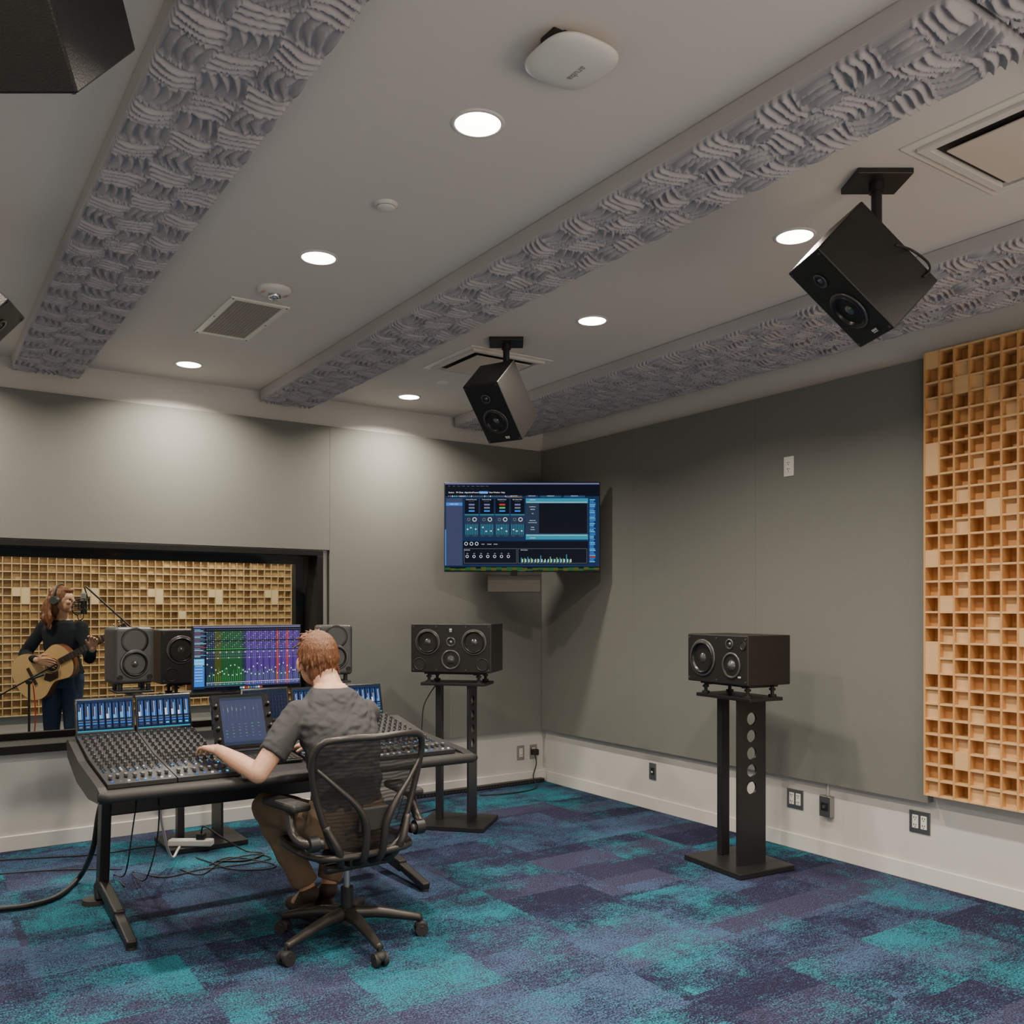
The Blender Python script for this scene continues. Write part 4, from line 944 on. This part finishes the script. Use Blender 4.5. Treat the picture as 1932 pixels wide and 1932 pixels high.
for k in range(34):
    a=-1.45+2.9*k/33; y=math.sin(a)*.088; x=-.045-.055*math.cos(a)
    fl_=1+.25*math.sin(k*2.7)
    q=cr([hm(x,y,.02),hm(x-.012+.022*math.sin(k*2.1),y*1.25,-.08),hm(x-.0+.028*math.sin(k*1.3),y*1.4*fl_,-.155),hm(x+.010+.030*math.sin(k*3.3),y*1.35,-.215-.03*math.sin(k*1.9))],3); b.tube(q,[.017,.018,.018,.018,.017,.017,.015,.013,.010,.006][:len(q)],8)
remeshed(b,'hair',M['hair2'],wo,.005,1,noisef=lambda v:v+Vector((1,1,0))*mn.noise(Vector((v.x*70,v.y*70,v.z*14)))*.008)
for s in (-1,1): MB().ell(hm(.083,s*.032,.004),(.008,.011,.008)).build('eye',M['dark'],wo)
hp=thing('headphones','black over-ear headphones worn by the guitarist','headphones',Vector((wp.x,wp.y,0))+(Rz(-TH)@HW),-TH-math.radians(4))
b=MB(); b.tube([V(-.015,math.sin(a)*.10,math.cos(a)*.135-.005) for a in [(-1.45+2.9*i/16) for i in range(17)]],.007,8); b.build('headband',M['black'],hp)
for s in (-1,1):
    b=MB(); b.cyl((-.01,s*.085,-.005),(-.01,s*.115,-.005),.038,.032,20); b.build('ear_cup',M['grey'],hp)
gt=thing('acoustic_guitar','pale spruce-topped acoustic guitar held by the woman','guitar',Vector((wp.x,wp.y,0))+(Rz(-TH)@V(-.28,-.15,.82)),-TH)
GA=Ry(-math.radians(28)); G=GA@Rx(PI/2)
hwp=[(0,.0),(.004,.06),(.02,.12),(.06,.175),(.12,.198),(.18,.19),(.235,.155),(.28,.13),(.32,.128),(.36,.138),(.41,.148),(.45,.135),(.485,.09),(.50,.04),(.502,0)]
sm=[(v.x,v.y) for v in cr([V(x,y,0) for x,y in hwp],4)]; poly=sm+[(x,-y) for x,y in sm[-2:0:-1]]
MB(G).prism(poly,.095,0,Tr(0,0,-.05)).build('body',M['mahog'],gt)
MB(G).prism([(x*.992+.002,y*.985) for x,y in poly],.003,0,Tr(0,0,.0455)).build('soundboard',M['spruce'],gt)
b=MB(G); b.lathe([(0,0),(.048,0)],28,M=Tr(.335,0,.0492)); b.lathe([(.054,0),(.060,0)],28,M=Tr(.335,0,.0494)); b.build('sound_hole',M['dark'],gt)
MB(G).box((.15,0,.053),(.025,.15,.008),0,.002).build('bridge',M['rose'],gt)
MB(G).prism([(.26,-.03),(.30,-.055),(.36,-.06),(.33,-.11),(.26,-.11),(.22,-.07)],.001,0,Tr(0,0,.0492)).build('pickguard',M['rose'],gt)
b=MB(G); b.box((.62,0,.030),(.42,.048,.03),0,.008); b.box((.615,0,.052),(.43,.05,.008),1,.001)
for i in range(14): b.box((.44+i*.029,0,.0565),(.0015,.048,.001),2)
b.build('neck',[M['mahog'],M['rose'],M['chrome']],gt)
b=MB(G); b.box((.925,0,.035),(.18,.072,.016),0,.004); b.build('headstock',M['rose'],gt)
for s in (-1,1):
    for i in range(3): MB(G).cyl((.875+i*.05,s*.036,.035),(.875+i*.05,s*.058,.035),.004,n=8).ell((.875+i*.05,s*.062,.035),(.01,.007,.006)).cyl((.875+i*.05,s*.02,.043),(.875+i*.05,s*.02,.055),.005,n=8).build('tuning_peg',M['chrome'],gt)
b=MB(G)
for i in range(6): y=-.018+i*.0072; b.cyl((.155,y*1.4,.0585),(.835,y,.0585),.0007,n=4)
b.build('strings',M['steel'],gt)
WM=Tr(wp.x,wp.y,0)@Rz(-TH)
def wth(name,label,cat,p,group=None): q=WM@V(*p); return thing(name,label,cat,q,-TH,group)
def tripod(b,h=.0,r_=.28):
    for k in range(3):
        a=2*PI*k/3+.4; b.cyl((math.cos(a)*.02,math.sin(a)*.02,.16),(math.cos(a)*r_,math.sin(a)*r_,.012),.008,n=8); b.ell((math.cos(a)*r_,math.sin(a)*r_,.012),(.012,.012,.012),nu=8,nv=6)
r=wth('microphone_stand','tall black boom stand holding the vocal microphone','microphone stand',(.62,.05,0))
b=MB(); tripod(b); b.build('tripod_base',M['black'],r); MB().cyl((0,0,.12),(0,0,1.22),.010,n=10).build('pole',M['black'],r)
b=MB(); b.cyl((.12,-.02,1.12),(-.38,-.14,1.62),.008,n=8); b.cyl((0,0,1.2),(0,-.03,1.24),.02,n=10); b.build('boom',M['black'],r)
r=wth('vocal_microphone','large black condenser microphone in a cradle before the singer','microphone',(.235,-.12,1.485))
b=MB(); b.cyl((0,0,-.09),(0,0,.02),.024,n=18); b.cyl((0,0,.02),(0,0,.075),.025,n=18,m=1); b.ell((0,0,.075),(.025,.025,.014),m=1); b.build('body',[M['black'],M['midgrey']],r)
b=MB()
for z in (-.05,.035): b.tube([V(math.cos(a)*.045,math.sin(a)*.045,z) for a in [2*PI*i/20 for i in range(20)]],.004,6,closed=True)
for k in range(6): a=PI*k/3; b.cyl((math.cos(a)*.045,math.sin(a)*.045,-.05),(math.cos(a)*.045,math.sin(a)*.045,.035),.004,n=6); b.cyl((math.cos(a)*.045,math.sin(a)*.045,.035),(math.cos(a+.5)*.023,math.sin(a+.5)*.023,-.02),.0015,n=4)
b.cyl((.045,0,0),(.005,-.0,.13),.006,n=6); b.build('shock_mount',M['black'],r)
r=wth('pop_filter','round black pop filter between the singer and microphone','pop filter',(.175,-.11,1.448))
b=MB(); b.tube([V(0,math.cos(a)*.06,math.sin(a)*.06) for a in [2*PI*i/24 for i in range(24)]],.004,6,closed=True,M=Rz(-.25)); b.build('hoop',M['black'],r)
MB().lathe([(0,0),(.059,0)],24,M=Rz(-.25)@Ry(PI/2)).build('mesh_screen',M['cmesh'],r)
MB().tube(cr([V(0,0,-.06),V(.02,-.01,-.10),V(.05,-.01,-.09),V(.055,-.01,-.05)],5),.004,6).build('gooseneck',M['black'],r)
r=wth('microphone_stand','low black boom stand reaching across the guitar body','microphone stand',(.0,-.52,0))
b=MB(); tripod(b,0,.24); b.build('tripod_base',M['black'],r); MB().cyl((0,0,.12),(0,0,.86),.009,n=10).build('pole',M['black'],r)
b=MB(); b.cyl((-.24,.0,.76),(.20,.03,1.01),.006,n=8); b.cyl((0,-.02,.87),(0,.02,.87),.018,n=10); b.build('boom',M['black'],r)
r=wth('instrument_microphone','small pencil microphone aimed at the guitar sound hole','microphone',(.03,-.42,.915))
b=MB(); b.cyl((-.05,-.07,-.03),(0,.03,0),.011,n=12); b.cyl((0,.03,0),(.006,.045,.003),.0115,n=12); b.build('body',M['black'],r)
q=[WM@V(.02,-.50,.86),WM@V(.04,-.5,.6),WM@V(.02,-.51,.3),WM@V(.05,-.55,.01),WM@V(.4,-.7,.008)]
tag(MB().tube(cr(q,6),.005,6).build('microphone_cable',M['redcable']),'red cable hanging down the low microphone stand','cable')
# ---------------------------------------------------------------- floor bits
def cable(pts,r,label,mt='cable',name='floor_cable',group=None):
    b=MB().tube(cr(pts,7),r,8); o=b.build(name,M[mt]); tag(o,label,'cable',group); return o
def fl(px,py,z=.006): return atz(px,py,z)
cable([fl(-60,1722,.016),fl(0,1715,.016),fl(60,1707,.016),fl(110,1690,.016),fl(150,1655,.03),V(.78,4.86,.25),V(.80,4.80,.45),V(.84,4.72,.64)],.0135,'thick black cable curving over the floor to the desk\'s left leg')
cable([fl(-40,1625),fl(80,1618),fl(180,1612),fl(260,1600),fl(330,1592)],.004,'thin black cable lying behind the left desk leg')
cable([fl(-40,1652),fl(90,1642),fl(165,1640),fl(230,1640)],.0035,'thin black cable entering from the left edge over the carpet')
cable([V(.95,4.56,.70),V(.93,4.66,.40),V(.90,4.70,.15),fl(215,1650),fl(235,1672)],.0035,'thin cable drooping from the desk beside the left leg')
cable([V(1.02,4.56,.70),V(1.05,4.68,.35),V(1.0,4.72,.1),fl(250,1645),fl(310,1655),fl(380,1640),fl(450,1632),fl(510,1620),fl(480,1612),fl(420,1625),fl(380,1650),fl(340,1640)],.0035,'tangled thin black cable on the carpet under the desk')
cable([fl(395,1632),fl(430,1618),fl(480,1622),fl(520,1632),fl(500,1640),fl(440,1640),fl(400,1628),fl(370,1618)],.0035,'coil of thin black cable on the carpet behind the man\'s knees')
cable([V(1.12,4.56,.72),V(1.10,4.85,.45),V(1.16,5.0,.2),V(1.24,5.2,.06),V(1.31,5.37,.05),V(1.335,5.43,.052)],.007,'white power cable running down to the power strip','wcable')
ps=V(1.42,5.50,.032); r=thing('power_strip','white power strip on the base of the stand behind the desk','power strip',ps,math.radians(55))
MB().box((0,0,.02),(.06,.26,.038),0,.008).build('case',M['white'],r)
b=MB()
for i in range(5): b.box((0,-.09+i*.042,.0395),(.026,.026,.002))
b.build('sockets',M['ivory'],r)
b=MB(); b.box((0,-.06,.055),(.045,.05,.04),0,.006); b.build('plug',M['black'],r)
cable([V(1.47,5.47,.10),V(1.47,5.40,.16),V(1.55,5.33,.10),V(1.68,5.30,.008),V(1.75,5.18,.006),V(1.62,5.10,.006),V(1.48,5.18,.006)],.005,'black plug lead looping from the power strip')
cable([V(2.98,5.27,.96),V(2.90,5.33,.80),V(2.88,5.34,.60),V(2.82,5.35,.40),V(2.75,5.4,.1),V(2.8,5.5,.008),V(3.2,5.65,.008)],.004,'cable dropping behind the stand near the corner')
cable([aty(1008,1422,YB-.06),aty(1012,1440,YB-.08),aty(1006,1465,YB-.10),fl(1010,1487,.008),fl(960,1497,.008),fl(905,1500,.008)],.005,'black lead from the plugged outlet down to the floor')
# ---------------------------------------------------------------- lights beyond
for x,y in ((.2,7.6),(2.2,7.6),(.2,9.4),(2.4,9.4),(3.4,8.6)):
    l=bpy.data.lights.new('live_room_lamp','AREA'); l.shape='DISK'; l.size=.3; l.energy=34; l.color=(1,.87,.68); o=bpy.data.objects.new('live_room_lamp',l); C.objects.link(o); o.location=(x,y,CE-.02)
w=bpy.data.worlds.new('World'); SC.world=w; w.use_nodes=True; w.node_tree.nodes['Background'].inputs[0].default_value=(.05,.05,.06,1); w.node_tree.nodes['Background'].inputs[1].default_value=.5
cam=bpy.data.cameras.new('Camera'); co=bpy.data.objects.new('Camera',cam); C.objects.link(co); co.location=(0,0,CH); co.rotation_euler=(PI/2,0,-TH)
cam.sensor_width=36; cam.lens=36*FP/1932; cam.shift_y=(HY-966)/1932; cam.clip_start=.05
SC.camera=co
